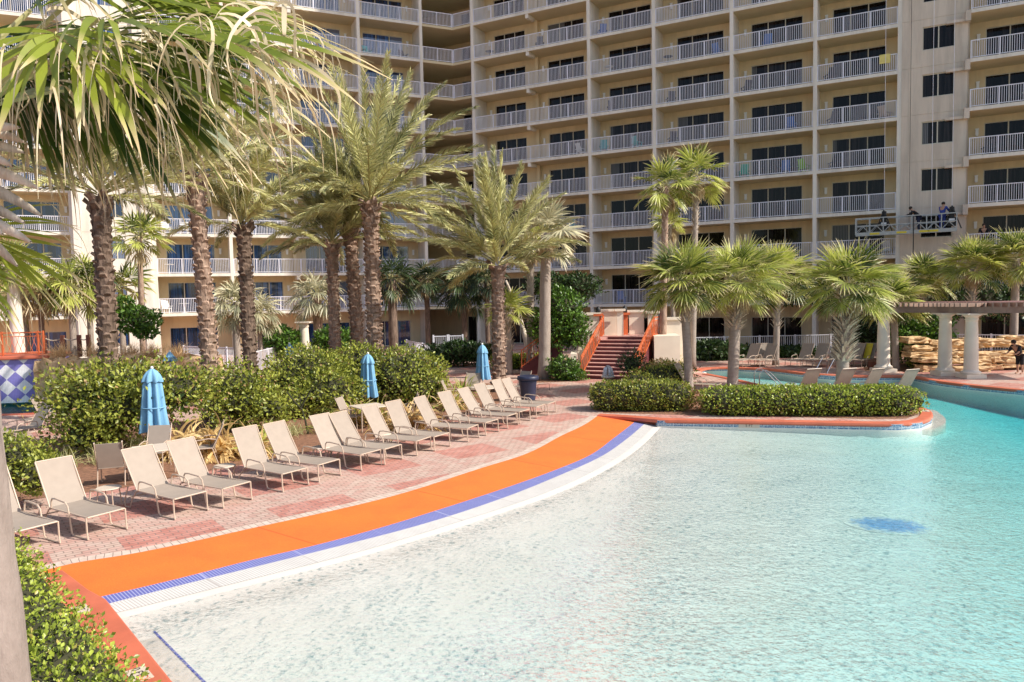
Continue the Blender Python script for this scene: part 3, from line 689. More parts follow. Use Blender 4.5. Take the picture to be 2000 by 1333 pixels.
bayname = {'R0': 'just right of the inner corner', 'R1': 'in the second column of the shaded wing', 'R2': 'in the middle column of the shaded wing', 'R3': 'in the fourth column of the shaded wing', 'R4': 'in the column beside the tower', 'Q': 'right of the tower', 'L0': 'left of the inner corner', 'L2': 'of the sunlit left wing'}
def bchair(wng, key, t, k, m, cname, kind='chair', rz=0.0, extra=''):
    key_m = ('bc', kind, m.name); me = cached(key_m, adirondack if kind == 'chair' else table_mesh)
    me_o = obj('balcony_chair' if kind == 'chair' else 'balcony_table', me, m); place(me_o, wng, t, -.95, SLAB(k) + .001)
    me_o.rotation_euler.z += rz + math.pi
    tag(me_o, f'{cname} {kind} {extra}on the {nth[k]} floor balcony {bayname[key]}'.replace('  ', ' '), kind, 'furniture on the balconies')
for a in [(WR, 'R1', 12.9, 5, m_teal, 'left-hand teal', 'chair', .4), (WR, 'R1', 15.6, 5, m_teal, 'right-hand teal', 'chair', -.5), (WR, 'R3', 23.4, 4, m_green, 'sea green', 'chair', .4), (WR, 'R3', 26.2, 4, m_bluep, 'blue', 'chair', .2),
          (WR, 'R3', 27.4, 4, m_lime, 'lime green', 'chair', -.5), (WR, 'R3', 26.6, 5, m_bluep, 'blue', 'chair', -.1), (WR, 'R3', 25.0, 7, m_bluep, 'blue', 'chair', .3), (WR, 'R1', 12.9, 8, m_bluep, 'blue', 'chair', .6),
          (WR, 'R2', 21.6, 7, m_bluep, 'blue', 'chair', -.3), (WL, 'L0', 7.0, 8, m_teal, 'teal', 'chair', .3), (WL, 'L0', 4.0, 8, m_grey, 'dark wicker', 'chair', .3),
          (WL, 'L2', 22.4, 3, m_whitep, 'white', 'chair', .2), (WL, 'L2', 21.2, 3, m_whitep, 'second white', 'chair', -.2), (WL, 'L2', 22.3, 2, m_whitep, 'white', 'table', 0), (WL, 'L2', 22.6, 1, m_whitep, 'white', 'chair', .4), (WL, 'L2', 21.4, 1, m_whitep, 'white', 'table', 0),
          (WR, 'R0', 11.0, 5, m_whitep, 'white', 'chair', -.4), (WR, 'R0', 8.1, 4, m_grey, 'charcoal', 'table', 0), (WR, 'R0', 7.6, 8, m_grey, 'charcoal', 'chair', .5), (WR, 'R0', 3.0, 8, m_grey, 'charcoal', 'table', 0),
          (WR, 'R2', 18.2, 6, m_grey, 'charcoal', 'chair', .5), (WR, 'R2', 18.3, 5, m_grey, 'charcoal', 'chair', .5), (WR, 'R2', 18.0, 7, m_grey, 'charcoal', 'table', 0), (WR, 'R3', 23.6, 6, m_grey, 'charcoal', 'chair', .6),
          (WR, 'R3', 24.0, 2, m_bluep, 'blue', 'chair', .2), (WR, 'R4', 29.0, 6, m_grey, 'charcoal', 'chair', .6), (WR, 'R4', 29.2, 5, m_grey, 'charcoal', 'chair', .5), (WR, 'R4', 29.3, 4, m_grey, 'charcoal', 'chair', .5), (WR, 'R4', 32.3, 5, m_lframe, 'tan', 'chair', -.6),
          (WR, 'R1', 13.4, 7, m_whitep, 'white', 'table', 0), (WR, 'R1', 13.6, 6, m_grey, 'charcoal', 'chair', .2), (WR, 'R1', 13.8, 3, m_grey, 'charcoal', 'chair', .3), (WR, 'R1', 14.6, 2, m_grey, 'charcoal', 'chair', .1), (WR, 'R1', 14.2, 1, m_bluep, 'blue', 'chair', .1),
          (WQ, 'Q', 3.2, 5, m_whitep, 'white', 'table', 0), (WQ, 'Q', 1.2, 4, m_grey, 'charcoal', 'chair', .2), (WR, 'R0', 10.2, 3, m_teal, 'teal', 'chair', .1), (WR, 'R4', 32.6, 2, m_whitep, 'white', 'chair', -.4)]:
    bchair(*a)
# towel on the railing
mb = MB(); mb.box((0, -.06, -.25), (.62, .03, .55)); mb.box((0, .0, .035), (.62, .12, .03)); mb.box((0, .06, -.2), (.62, .03, .45))
o = mb.build('towel', plain('yellow_towel', (.78, .66, .22), .9), bevel=.01); place(o, WR, 32.3, -.06, SLAB(6) + 1.10); tag(o, 'yellow towel hung over a white balcony railing beside the tower', 'towel')

# ------------------------------------------------------------------ foliage builders
def leaf_quads(Cn, D, Nn, L, Wd, fold=.25, rnd=None, rng=None):
    """diamond leaves folded on the midrib -> verts, tris, rnd"""
    n = len(Cn); D = norm(D); Sd = norm(np.cross(D, Nn)); Nn = norm(np.cross(Sd, D)); L = np.broadcast_to(L, (n,))[:, None]; Wd = np.broadcast_to(Wd, (n,))[:, None]
    a = Cn; b = Cn + D * L * .5 + Sd * Wd * .5 + Nn * Wd * fold; c = Cn + D * L; d = Cn + D * L * .5 - Sd * Wd * .5 + Nn * Wd * fold
    V = np.stack([a, b, c, d], 1).reshape(-1, 3); i = np.arange(n)[:, None] * 4
    F = np.vstack([i + [0, 1, 2], i + [0, 2, 3]]); r = np.repeat(rng.rand(n), 4) if rnd is None else np.repeat(rnd, 4)
    t = np.tile([0, .5, 1, .5], n); return V, F, r, t
def cloud_mesh(name, blobs, n, L, Wd, seed, power=2.0, shell=.35, floor=0.02, jitter=.12, up=.35):
    """leaf cloud over a set of (centre, radii) super-ellipsoids"""
    rng = rs(seed); vol = np.array([b[1][0] * b[1][1] + b[1][1] * b[1][2] + b[1][0] * b[1][2] for b in blobs]); pk = rng.choice(len(blobs), n * 2, p=vol / vol.sum())
    Cb = np.array([b[0] for b in blobs], float)[pk]; Rb = np.array([b[1] for b in blobs], float)[pk]
    d = norm(rng.randn(n * 2, 3)); pn = (np.abs(d) ** power).sum(1, keepdims=True) ** (1 / power)
    rr = 1 - shell * rng.rand(n * 2, 1) ** 1.6
    lump = 1 + jitter * (np.sin(d[:, :1] * 7 + pk[:, None] * 2.1) * np.cos(d[:, 1:2] * 6 + pk[:, None]) + np.sin(d[:, 2:3] * 9 + d[:, :1] * 5)) + jitter * .5 * rng.randn(n * 2, 1)
    P = Cb + d / pn * Rb * rr * lump
    keep = P[:, 2] > floor
    # drop leaves well inside another blob
    for b in blobs:
        q = (np.abs((P - np.array(b[0])) / np.array(b[1])) ** power).sum(1) ** (1 / power); keep &= q > (1 - shell) * .8
    idx = np.where(keep)[0][:n]; P, d = P[idx], d[idx]; n = len(P)
    D = norm(d * .7 + rng.randn(n, 3) * .75 + [0, 0, up]); Nn = norm(d + rng.randn(n, 3) * .6 + [0, 0, .5])
    s = .6 + .8 * rng.rand(n)
    V, F, r, t = leaf_quads(P, D, Nn, L * s, Wd * s, .18, None, rng)
    return fast_mesh(name, V, F, {'rnd': r, 't': t})
def core_mesh(blobs, k=.72, power=2.0):
    mb = MB()
    for c, rr in blobs:
        n, m_ = 10, 6; vs = []; fs = []
        for j in range(m_ + 1):
            ph = math.pi * j / m_
            for i in range(n):
                th = 2 * math.pi * i / n; d = np.array([math.sin(ph) * math.cos(th), math.sin(ph) * math.sin(th), math.cos(ph)])
                pn = (np.abs(d) ** power).sum() ** (1 / power); p = np.array(c) + d / pn * np.array(rr) * k * (1 + .12 * math.sin(5 * th + 3 * ph)); p[2] = max(p[2], .03); vs.append(p)
        for j in range(m_):
            for i in range(n): fs.append((j * n + i, j * n + (i + 1) % n, (j + 1) * n + (i + 1) % n, (j + 1) * n + i))
        mb.add(vs, fs)
    return mb.mesh('dark_core')
def shrub(name, label, cat, blobs, n, L, Wd, seed, m, group=None, power=2.0, core=.7, **kw):
    c0 = np.mean([b[0] for b in blobs], 0); root = empty(name, (c0[0], c0[1], 0)); off = np.array([c0[0], c0[1], 0])
    bl = [(np.array(b[0]) - off, b[1]) for b in blobs]; tag(root, label, cat, group)
    obj('foliage', cloud_mesh('foliage', bl, n, L, Wd, seed, power, **kw), m, root)
    if core: obj('dark_core', core_mesh(bl, core, power), m_twig_core, root)  # added dark filler blob, stands in for the dim inside of the foliage
    return root
def blob(x, y, Y, wpx, hpx, dep):
    """ellipsoid whose middle is seen at pixel (x, y) from distance Y, of the size given in pixels"""
    c = AT(x, y, Y); k = Y / FPX; return (c, (wpx * k / 2, dep, hpx * k / 2))

def blade_path(o, d0, L, steps, bend, rng, late=0.0, down=np.array([0, 0, -1.0])):
    """vectorised bending paths: o (n,3), d0 (n,3) -> (n, steps+1, 3), directions"""
    n = len(o); P = np.zeros((n, steps + 1, 3)); Dn = np.zeros_like(P); P[:, 0] = o; d = norm(d0); Dn[:, 0] = d; ds = np.broadcast_to(L, (n,))[:, None] / steps
    bend = np.broadcast_to(bend, (n,))[:, None]
    for k in range(steps):
        s = (k + 1) / steps
        g = bend * (1 if s < .55 else 1 + late) / steps
        d = norm(d + down * g); P[:, k + 1] = P[:, k] + d * ds; Dn[:, k + 1] = d
    return P, Dn
def ribbon(P, Dn, side, W, rndv):
    """P (n,s,3), side (n,3) or (n,s,3), W (n,s) -> verts, quads"""
    n, s, _ = P.shape
    if side.ndim == 2: side = np.repeat(side[:, None], s, 1)
    sd = norm(np.cross(np.cross(Dn, side), Dn)) if True else side
    A = P + sd * W[..., None] / 2; B = P - sd * W[..., None] / 2
    V = np.stack([A, B], 2).reshape(-1, 3); i = np.arange(n)[:, None, None] * s * 2; j = np.arange(s - 1)[None, :, None] * 2
    F = (i + j + np.array([0, 1, 3, 2])).reshape(-1, 4); t = np.tile(np.repeat(np.linspace(0, 1, s), 2), n); r = np.repeat(rndv, s * 2)
    return V, F, r, t
class Acc:
    def __init__(s): s.V = []; s.F = []; s.r = []; s.t = []; s.n = 0
    def add(s, V, F, r, t): s.V.append(V); s.F.append(F + s.n); s.r.append(r); s.t.append(t); s.n += len(V)
    def mesh(s, name): return fast_mesh(name, np.vstack(s.V), np.vstack(s.F), {'rnd': np.concatenate(s.r), 't': np.concatenate(s.t)})

def date_crown(seed, nf=58, Lf=3.6, nl=52, ll=.5, wl=.042, lo=0, wind=(.22, .05, 0), ndrop=5):
    """feather palm crown: stiff upswept fronds, a few old ones hanging lower"""
    rng = rs(seed); acc = Acc(); rib = Acc()
    k = np.arange(nf); az = k * 2.39996 + rng.randn(nf) * .18; u = (k + .5) / nf
    eld = 86 - (86 - lo) * u ** .95 + rng.randn(nf) * 5; eld[-ndrop:] -= 22 * rng.rand(ndrop); el = np.radians(eld)
    d0 = np.c_[np.cos(el) * np.cos(az), np.cos(el) * np.sin(az), np.sin(el)] + np.array(wind) * (.3 + .5 * rng.rand(nf)[:, None])
    L = Lf * (.84 + .22 * np.sin(np.pi * np.clip(u + .1, 0, 1))) * (1 + .07 * rng.randn(nf))
    o = norm(d0) * .14 * [1, 1, .3] + np.c_[np.zeros(nf), np.zeros(nf), (1 - u) * .5]
    P, Dn = blade_path(o, d0, L, 14, .16 + .20 * np.cos(el) + .12 * np.abs(rng.randn(nf)), rng, .9)
    side = norm(np.cross(Dn[:, 0], [0, 0, 1.0]) + rng.randn(nf, 3) * .25)
    side = norm(side - Dn[:, 0] * (side * Dn[:, 0]).sum(1, keepdims=True))
    W = np.linspace(.075, .012, 15)[None] * np.ones((nf, 1)); rib.add(*ribbon(P, Dn, side, W, rng.rand(nf)))
    rib.add(*ribbon(P, Dn, norm(np.cross(side, Dn[:, 0])), W * .7, rng.rand(nf)))
    sv = np.linspace(.17, .998, nl); seg = sv * 14; i0 = np.minimum(seg.astype(int), 13); f = (seg - i0)[None, :, None]
    Pc = P[:, i0] * (1 - f) + P[:, i0 + 1] * f; Dc = norm(Dn[:, i0] * (1 - f) + Dn[:, i0 + 1] * f)
    sd = np.repeat(side[:, None], nl, 1); sd = norm(sd - Dc * (sd * Dc).sum(-1, keepdims=True)); nv = norm(np.cross(sd, Dc)); fr = rng.rand(nf); n = nf * nl
    # waves along each frond: groups of leaflets blown over together
    wav = np.sin(sv[None, :, None] * (9 + 6 * rng.rand(nf, 1, 1)) + 6.28 * rng.rand(nf, 1, 1))
    for s_ in (-1, 1):
        plane = np.where(rng.rand(nf, nl, 1) > .5, .55, -.15) + .25 * wav + .15 * rng.randn(nf, nl, 1); fwd = 1.25 + .85 * sv[None, :, None] + .15 * rng.randn(nf, nl, 1) + .2 * wav
        D = norm(sd * s_ + Dc * fwd + nv * plane + rng.randn(nf, nl, 3) * .07 + [.10, 0, -.06])
        LL = ll * (np.sin(np.pi * np.clip(sv * .80 + .16, 0, 1)) ** .55)[None] * (.85 + .3 * rng.rand(nf, nl))
        Nn = norm(np.cross(D, Dc) + rng.randn(nf, nl, 3) * .45)
        rr = np.clip(.55 * np.repeat(fr, nl) + .6 * rng.rand(n) - .05 + .12 * np.broadcast_to(wav, (nf, nl, 1)).ravel(), 0, 1)
        Cn = Pc.reshape(-1, 3); D = D.reshape(-1, 3); Nn = Nn.reshape(-1, 3); LL = LL.ravel()
        D2 = norm(D + [.06, 0, -.18]); Sd = norm(np.cross(D, Nn)); w_ = wl * (.8 + .4 * rng.rand(n))[:, None]
        a = Cn - Sd * w_ * .25; a2 = Cn + Sd * w_ * .25; m1 = Cn + D * LL[:, None] * .45; b = m1 + Sd * w_ * .5; b2 = m1 - Sd * w_ * .5; c = m1 + D2 * LL[:, None] * .55; c2 = c + Sd * .004
        V = np.stack([a, a2, b, b2, c, c2], 1).reshape(-1, 3); i = np.arange(n)[:, None] * 6; F = np.vstack([i + [0, 3, 2, 1], i + [3, 4, 5, 2]])
        acc.add(V, F, np.repeat(rr, 6), np.tile([0, 0, .5, .5, 1, 1], n))
    return acc.mesh('fronds'), rib.mesh('frond_ribs')

def fan_leaf(acc, o, d, upv, Rl, nseg, spread, bend, late, steps, rng, wmul=1.0, fused=.45, costa=.35, fr=.5, cup=.25):
    """one costapalmate leaf: nseg segments radiating from o round direction d"""
    d = norm(np.array(d, float)); sd = norm(np.cross(d, upv)); nv = np.cross(sd, d)
    a = np.linspace(-spread, spread, nseg) + rng.randn(nseg) * .012
    dirs = np.cos(a)[:, None] * d + np.sin(a)[:, None] * sd + nv * (cup * (np.abs(a) / spread) ** 1.0)[:, None] * .9
    L = Rl * (1 - .30 * (np.abs(a) / spread) ** 1.5) * (1 + .07 * rng.randn(nseg))
    # costa: middle segments start farther out
    st = o + d * (costa * Rl * np.cos(np.clip(a * 1.3, -1.5, 1.5)) ** 2)[:, None] * .5
    P, Dn = blade_path(st, dirs, L, steps, bend * (1 + .3 * rng.randn(nseg)), rng, late)
    s = np.linspace(0, 1, steps + 1); da = 2 * spread / nseg
    wf = da * L[:, None] * np.minimum(s, fused)[None] * 1.12; tp = np.clip((1 - s) / (1 - fused), 0, 1)[None] ** .8
    W = np.maximum(wf * tp * wmul, .004); side = norm(np.cross(norm(dirs), nv)) * 1.0
    tilt = norm(side + nv * (.45 * np.where(np.arange(nseg) % 2 == 0, 1, -1))[:, None])
    V, F, r, t = ribbon(P, Dn, tilt, W, np.clip(fr + .35 * (rng.rand(nseg) - .5), 0, 1)); acc.add(V, F, r, t)
    return P, Dn
def petiole(mb, p, q, r0=.02, r1=.012): 
    m_ = (np.array(p) + np.array(q)) / 2 + [0, 0, .06 * np.linalg.norm(np.array(q) - np.array(p))]
    mb.tube([p, m_, q], [r0, (r0 + r1) / 2, r1], 4)
def fan_crown(seed, nleaf=34, pet=1.0, Rl=.95, nseg=26, steps=5, lo=-50, spread=1.9, bend=.8, late=1.4, wind=(0, 0, 0), wmul=1.0, ndead=10, deadL=.9):
    rng = rs(seed); acc = Acc(); dead = Acc(); mb = MB()
    for k in range(nleaf):
        u = (k + .5) / nleaf; az = k * 2.39996 + rng.randn() * .2; el = math.radians(80 - (80 - lo) * u ** .8 + rng.randn() * 6)
        d = np.array([math.cos(el) * math.cos(az), math.cos(el) * math.sin(az), math.sin(el)]) + np.array(wind); d /= np.linalg.norm(d)
        pl = pet * (.55 + .5 * u) * (1 + .1 * rng.randn()); o = d * pl + np.array([0, 0, -.12 * u]); petiole(mb, d * .08, o)
        d2 = norm(d + np.array([0, 0, -.35 * u - .05]))
        upv = norm(np.array([0, 0, 1.0]) + rng.randn(3) * .25 + d * -.1)
        if abs(d2 @ upv) > .95: upv = np.array([1.0, 0, 0])
        fan_leaf(acc, o, d2, upv, Rl * (1 + .1 * rng.randn()) * (.8 + .25 * math.sin(math.pi * min(1, u + .2))), nseg, spread, bend, late, steps, rng, wmul, fr=rng.rand())
    for k in range(ndead):
        az = rng.rand() * 6.28; el = math.radians(-60 - 20 * rng.rand()); d = np.array([math.cos(el) * math.cos(az), math.cos(el) * math.sin(az), math.sin(el)])
        fan_leaf(dead, d * deadL * .5, d, np.array([math.cos(az), math.sin(az), .3]), Rl * .75, nseg // 2, 1.2, 1.2, .5, 4, rng, .8, fr=rng.rand())
    return acc.mesh('fan_leaves'), (dead.mesh('dead_leaves') if ndead else None), mb.mesh('leaf_stalks')

def trunk_path(p0, p1, sag=.0, n=12):
    p0, p1 = np.array(p0, float), np.array(p1, float); s = np.linspace(0, 1, n)[:, None]
    c = (p0 + p1) / 2 + np.array([sag, 0, 0]); return (1 - s) ** 2 * p0 + 2 * s * (1 - s) * c + s ** 2 * p1
def date_trunk(root, path, r0, r1, m, seed=0, flare=1.3, dense=1.0):
    """tapered trunk wrapped in spiral leaf bases, as one mesh"""
    rng = rs(seed); L = np.linalg.norm(path[-1] - path[0]); mb = MB(); n = len(path)
    rad = [r0 + (r1 - r0) * i / (n - 1) + (.0 if i > 1 else (flare - 1) * r0 * (1 - i / 2)) for i in range(n)]
    rad = [x * (1 + (.16 * max(0, i / (n - 1) - .82) / .18)) for i, x in enumerate(rad)]
    mb.tube(path, [x * .84 for x in rad], 12)
    nb = int(L / .062 * 1.55 * dense); rnd = [0.0] * len(mb.v)
    for k in range(nb):
        s = (k + .5) / nb; x = s * (n - 1); i = min(int(x), n - 2); f = x - i; c = path[i] * (1 - f) + path[i + 1] * f; r = rad[i] * (1 - f) + rad[i + 1] * f
        th = k * 2.39996 * 1.0 + rng.randn() * .16; ax = norm(path[i + 1] - path[i]); e = np.array([math.cos(th), math.sin(th), 0]); e = norm(e - ax * (e @ ax)); tg = np.cross(ax, e)
        wd = r * .80; h = .08 + .075 * rng.rand(); pr = r * (.14 + .24 * rng.rand()) + (.16 * max(0, s - .90) / .10)
        up_ = h * (1.15 + max(0, s - .88) * 20)
        b = c + e * r * .80
        vs = [b - tg * wd * .5 - ax * h * .3, b + tg * wd * .5 - ax * h * .3, b + tg * wd * .33 + ax * up_ * .4 + e * pr, b - tg * wd * .33 + ax * up_ * .4 + e * pr, b + ax * up_ * .75 + e * pr * .7 + tg * wd * .12, b + ax * up_ * .75 + e * pr * .7 - tg * wd * .12, b + tg * wd * .5 + ax * h * .6, b - tg * wd * .5 + ax * h * .6]
        mb.add(vs, [(0, 1, 2, 3), (3, 2, 4, 5), (1, 6, 4, 2), (0, 3, 5, 7), (7, 5, 4, 6)]); rnd += [rng.rand()] * 8
    me = mb.mesh('trunk'); a = me.attributes.new('rnd', 'FLOAT', 'POINT'); a.data.foreach_set('value', np.array(rnd, np.float32))
    return obj('trunk', me, m, root)
def plain_trunk(root, path, r0, r1, m, flare=1.25, seg=14):
    mb = MB(); n = len(path); rad = [(r0 + (r1 - r0) * i / (n - 1)) * (flare if i == 0 else 1) * (1 + .03 * math.sin(i * 2.1)) for i in range(n)]
    mb.tube(path, rad, seg); me = mb.mesh('trunk', True); a = me.attributes.new('rnd', 'FLOAT', 'POINT'); a.data.foreach_set('value', np.full(len(me.vertices), .5, np.float32)); return obj('trunk', me, m, root)
def boots(root, path, r, s0, s1, m, seed, cnt=60, size=.3, splay=.5):
    rng = rs(seed); mb = MB(); rnd = []; n = len(path)
    for k in range(cnt):
        s = s0 + (s1 - s0) * (k + .5) / cnt; x = s * (n - 1); i = min(int(x), n - 2); c = path[i] + (path[i + 1] - path[i]) * (x - i)
        th = k * 2.39996 + rng.randn() * .1; ax = norm(path[i + 1] - path[i]); e = norm(np.array([math.cos(th), math.sin(th), 0.0])); tg = np.cross(ax, e)
        for sgn in (-1, 1):      # split V shaped boot
            L = size * (.8 + .4 * rng.rand()); p = c + e * r * .9 + tg * sgn * .05; d = norm(ax * (1.0) + e * splay + tg * sgn * .55)
            q = p + d * L * .55 + e * .02; q2 = q + norm(d + e * splay * .6) * L * .45; w1 = size * .30; w2 = size * .17
            vs = [p - tg * w1 / 2, p + tg * w1 / 2, q + tg * w2 / 2, q - tg * w2 / 2, q2 + tg * w2 * .2, q2 - tg * w2 * .2]; vs += [v - e * .018 for v in vs]
            mb.add(vs, [(0, 1, 2, 3), (3, 2, 4, 5), (7, 6, 9, 8), (8, 9, 11, 10), (0, 3, 9, 6), (1, 7, 8, 2), (3, 5, 11, 9), (2, 8, 10, 4), (4, 10, 11, 5)]); rnd += [rng.rand()] * 12
    me = mb.mesh('leaf_boots'); a = me.attributes.new('rnd', 'FLOAT', 'POINT'); a.data.foreach_set('value', np.array(rnd, np.float32)); return obj('leaf_boots', me, m, root)

# crowns shared between palms
DC = [date_crown(s, **kw) for s, kw in ((1, dict(nf=48, Lf=5.1, nl=115, ll=.58, wl=.032, lo=0)), (2, dict(nf=46, Lf=3.9, nl=110, ll=.50, wl=.030, lo=16)), (3, dict(nf=44, Lf=3.7, nl=105, ll=.48, wl=.030, lo=18)))]
def date_palm(label, base_px, Y, top_px, r0, r1, crown, scale=1.0, rz=0.0, m=None, sag=0.0, seed=0, dry=0, z0=0.0):
    b = AT(base_px[0], base_px[1], Y); b[2] = z0; g = b.copy(); tp = AT(top_px[0], top_px[1], Y)
    # keep the seen trunk line: x of the base follows the photograph's trunk down to the ground
    root = empty('date_palm', (g[0], g[1], z0)); tag(root, label, 'palm tree', 'date palms')
    path = trunk_path((0, 0, -.05), tp - g, sag); date_trunk(root, path, r0, r1, m or m_datetrunk, seed)
    cm, rm = DC[crown]; c = obj('crown', cm, m_date, root); c.location = tuple(tp - g); c.scale = (scale,) * 3; c.rotation_euler = (0, 0, rz)
    q = obj('frond_ribs', rm, m_rachis, c)
    return root
date_palm('date palm with dark shaded trunk at far left behind the large shrub', (213, 690), 21, (195, 385), .30, .26, 1, .85, .3, m_datetrunk_shade, seed=1)
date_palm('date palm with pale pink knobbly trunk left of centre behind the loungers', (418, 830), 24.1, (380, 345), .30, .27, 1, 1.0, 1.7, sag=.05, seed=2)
date_palm('date palm with an almost black shaded trunk behind the round shrubs', (490, 725), 28, (475, 440), .30, .26, 2, 1.0, .9, m_datetrunk_shade, seed=3)
date_palm('thinnest date palm, its short trunk rising left of two close trunks', (655, 690), 33, (648, 478), .29, .27, 2, 1.0, 2.2, seed=4)
date_palm('date palm leaning slightly left between the thin palm and the tallest date palm', (702, 690), 33.5, (684, 448), .33, .30, 2, 1.05, 4.0, seed=5)
date_palm('tallest date palm with wide windswept crown in front of the left wing', (735, 765), 31, (723, 398), .36, .33, 0, 1.0, .5, seed=6)
date_palm('date palm right of the third umbrella with broad feathery crown', (975, 765), 31.2, (972, 520), .31, .28, 1, 1.02, 3.1, seed=7)

FC = {'sabal': fan_crown(11, 46, 1.30, 1.22, 32, 6, -36, 1.95, .30, .8, ndead=10), 'sabal2': fan_crown(12, 42, 1.2, 1.22, 30, 6, -38, 1.95, .34, .9, ndead=10),
      'wash': fan_crown(13, 26, 1.0, 1.0, 22, 5, -35, 1.7, .35, .9, wmul=1.25, ndead=14), 'dark': fan_crown(14, 30, .7, .75, 20, 4, -55, 1.8, .7, 1.2, ndead=6), 'small': fan_crown(15, 20, .5, .6, 18, 4, -25, 1.6, .5, .8, wmul=1.3, ndead=4)}
def fan_palm(name, label, base, top_px, Y, kind, scale=1.0, rz=0.0, r0=.16, r1=.15, mleaf=None, boot=None, group='fan palms', mt=None, sag=0.0, mdead=None, z0=0.0):
    tp = AT(top_px[0], top_px[1], Y); g = AT(base[0], base[1], Y); g[2] = z0
    root = empty(name, tuple(g)); tag(root, label, 'palm tree', group)
    path = trunk_path((0, 0, -.05), tp - g, sag); plain_trunk(root, path, r0, r1, mt or m_sabaltrunk)
    if boot: boots(root, path, r1, boot[0], boot[1], m_boot, int(top_px[0]), boot[2], boot[3], boot[4] if len(boot) > 4 else .5)
    lm, dm, pm = FC[kind]
    ml = mleaf or m_fan; lm = cached(('crown', kind, ml.name), lambda: FC[kind][0].copy())
    c = obj('crown', lm, ml, root); c.location = tuple(tp - g); c.scale = (scale,) * 3; c.rotation_euler = (0, 0, rz)
    obj('leaf_stalks', pm, m_rachis, c)
    if dm: obj('dead_leaves', dm, mdead or m_fan_dry, c)
    return root
fan_palm('cabbage_palm', 'leftmost of the three cabbage palms on the hedged island, with a plain brown trunk', (1347, 770), (1335, 548), 29.2, 'sabal2', .9, 1.0, .17, .16, boot=(.62, .98, 46, .30))
fan_palm('cabbage_palm', 'middle cabbage palm on the hedged island with splayed brown boots over a smooth grey trunk', (1430, 765), (1440, 548), 29.7, 'sabal', .92, 2.4, .22, .21, boot=(.55, .97, 70, .36, .9))
fan_palm('cabbage_palm', 'right cabbage palm on the hedged island with pale criss-cross boots down its trunk', (1643, 760), (1655, 558), 29.8, 'sabal2', .97, 4.0, .24, .22, boot=(.26, .97, 110, .50, .75))
fan_palm('cabbage_palm', 'cabbage palm whose crown hides the first pergola column', (1750, 715), (1745, 585), 36.5, 'sabal2', .8, .4, .17, .16)
fan_palm('cabbage_palm', 'cabbage palm standing in shade by the fence behind the middle island palm', (1515, 690), (1520, 540), 40, 'sabal', 1.0, 5.0, .17, .15, boot=(.4, .95, 30, .35))
fan_palm('cabbage_palm', 'cabbage palm rising over the left end of the pergola', (1898, 690), (1900, 520), 38.5, 'sabal', .85, .7, .19, .17, boot=(.6, .95, 30, .35))
fan_palm('cabbage_palm', 'cabbage palm cut by the right edge of the picture above the pergola', (1978, 690), (1985, 505), 38, 'sabal2', .88, 2.0, .19, .18)
fan_palm('cabbage_palm', 'small half hidden cabbage palm between the right island palm and the pergola palms', (1805, 690), (1798, 545), 41, 'sabal2', .8, 3.3, .16, .15)
fan_palm('desert_palm', 'tall slim fan palm with reddish trunk, left one of the pair', (1293, 700), (1300, 365), 38, 'wash', 1.05, .3, .20, .15, group='tall slim fan palms', mt=m_datetrunk, boot=(.62, .99, 40, .22, .3))
fan_palm('desert_palm', 'tall slim fan palm with white ringed trunk, right one of the pair', (1352, 700), (1360, 345), 39, 'wash', 1.05, 2.9, .17, .13, group='tall slim fan palms', boot=(.7, .99, 30, .22, .3))
fan_palm('desert_palm', 'low fan palm crown peeping between the two tall slim palms', (1318, 700), (1308, 438), 42, 'small', 1.2, 1.1, .13, .11, group='tall slim fan palms')
fan_palm('royal_palm', 'palm with straight smooth pink grey trunk beside the stair bush', (1063, 740), (1066, 455), 35.7, 'wash', 1.15, 1.5, .30, .24, group='slender palms', mleaf=m_fan_grey)
fan_palm('slender_palm', 'slender rough trunked palm just left of the smooth grey trunk', (1035, 700), (1036, 480), 40, 'wash', .9, 4.5, .20, .18, group='slender palms', boot=(.45, .95, 36, .22, .3))
fan_palm('slender_palm', 'short palm with shaggy trunk behind the feathery date palm', (993, 700), (990, 605), 38, 'small', 1.5, 4.5, .20, .26, group='slender palms', boot=(.3, .98, 30, .3, .4))
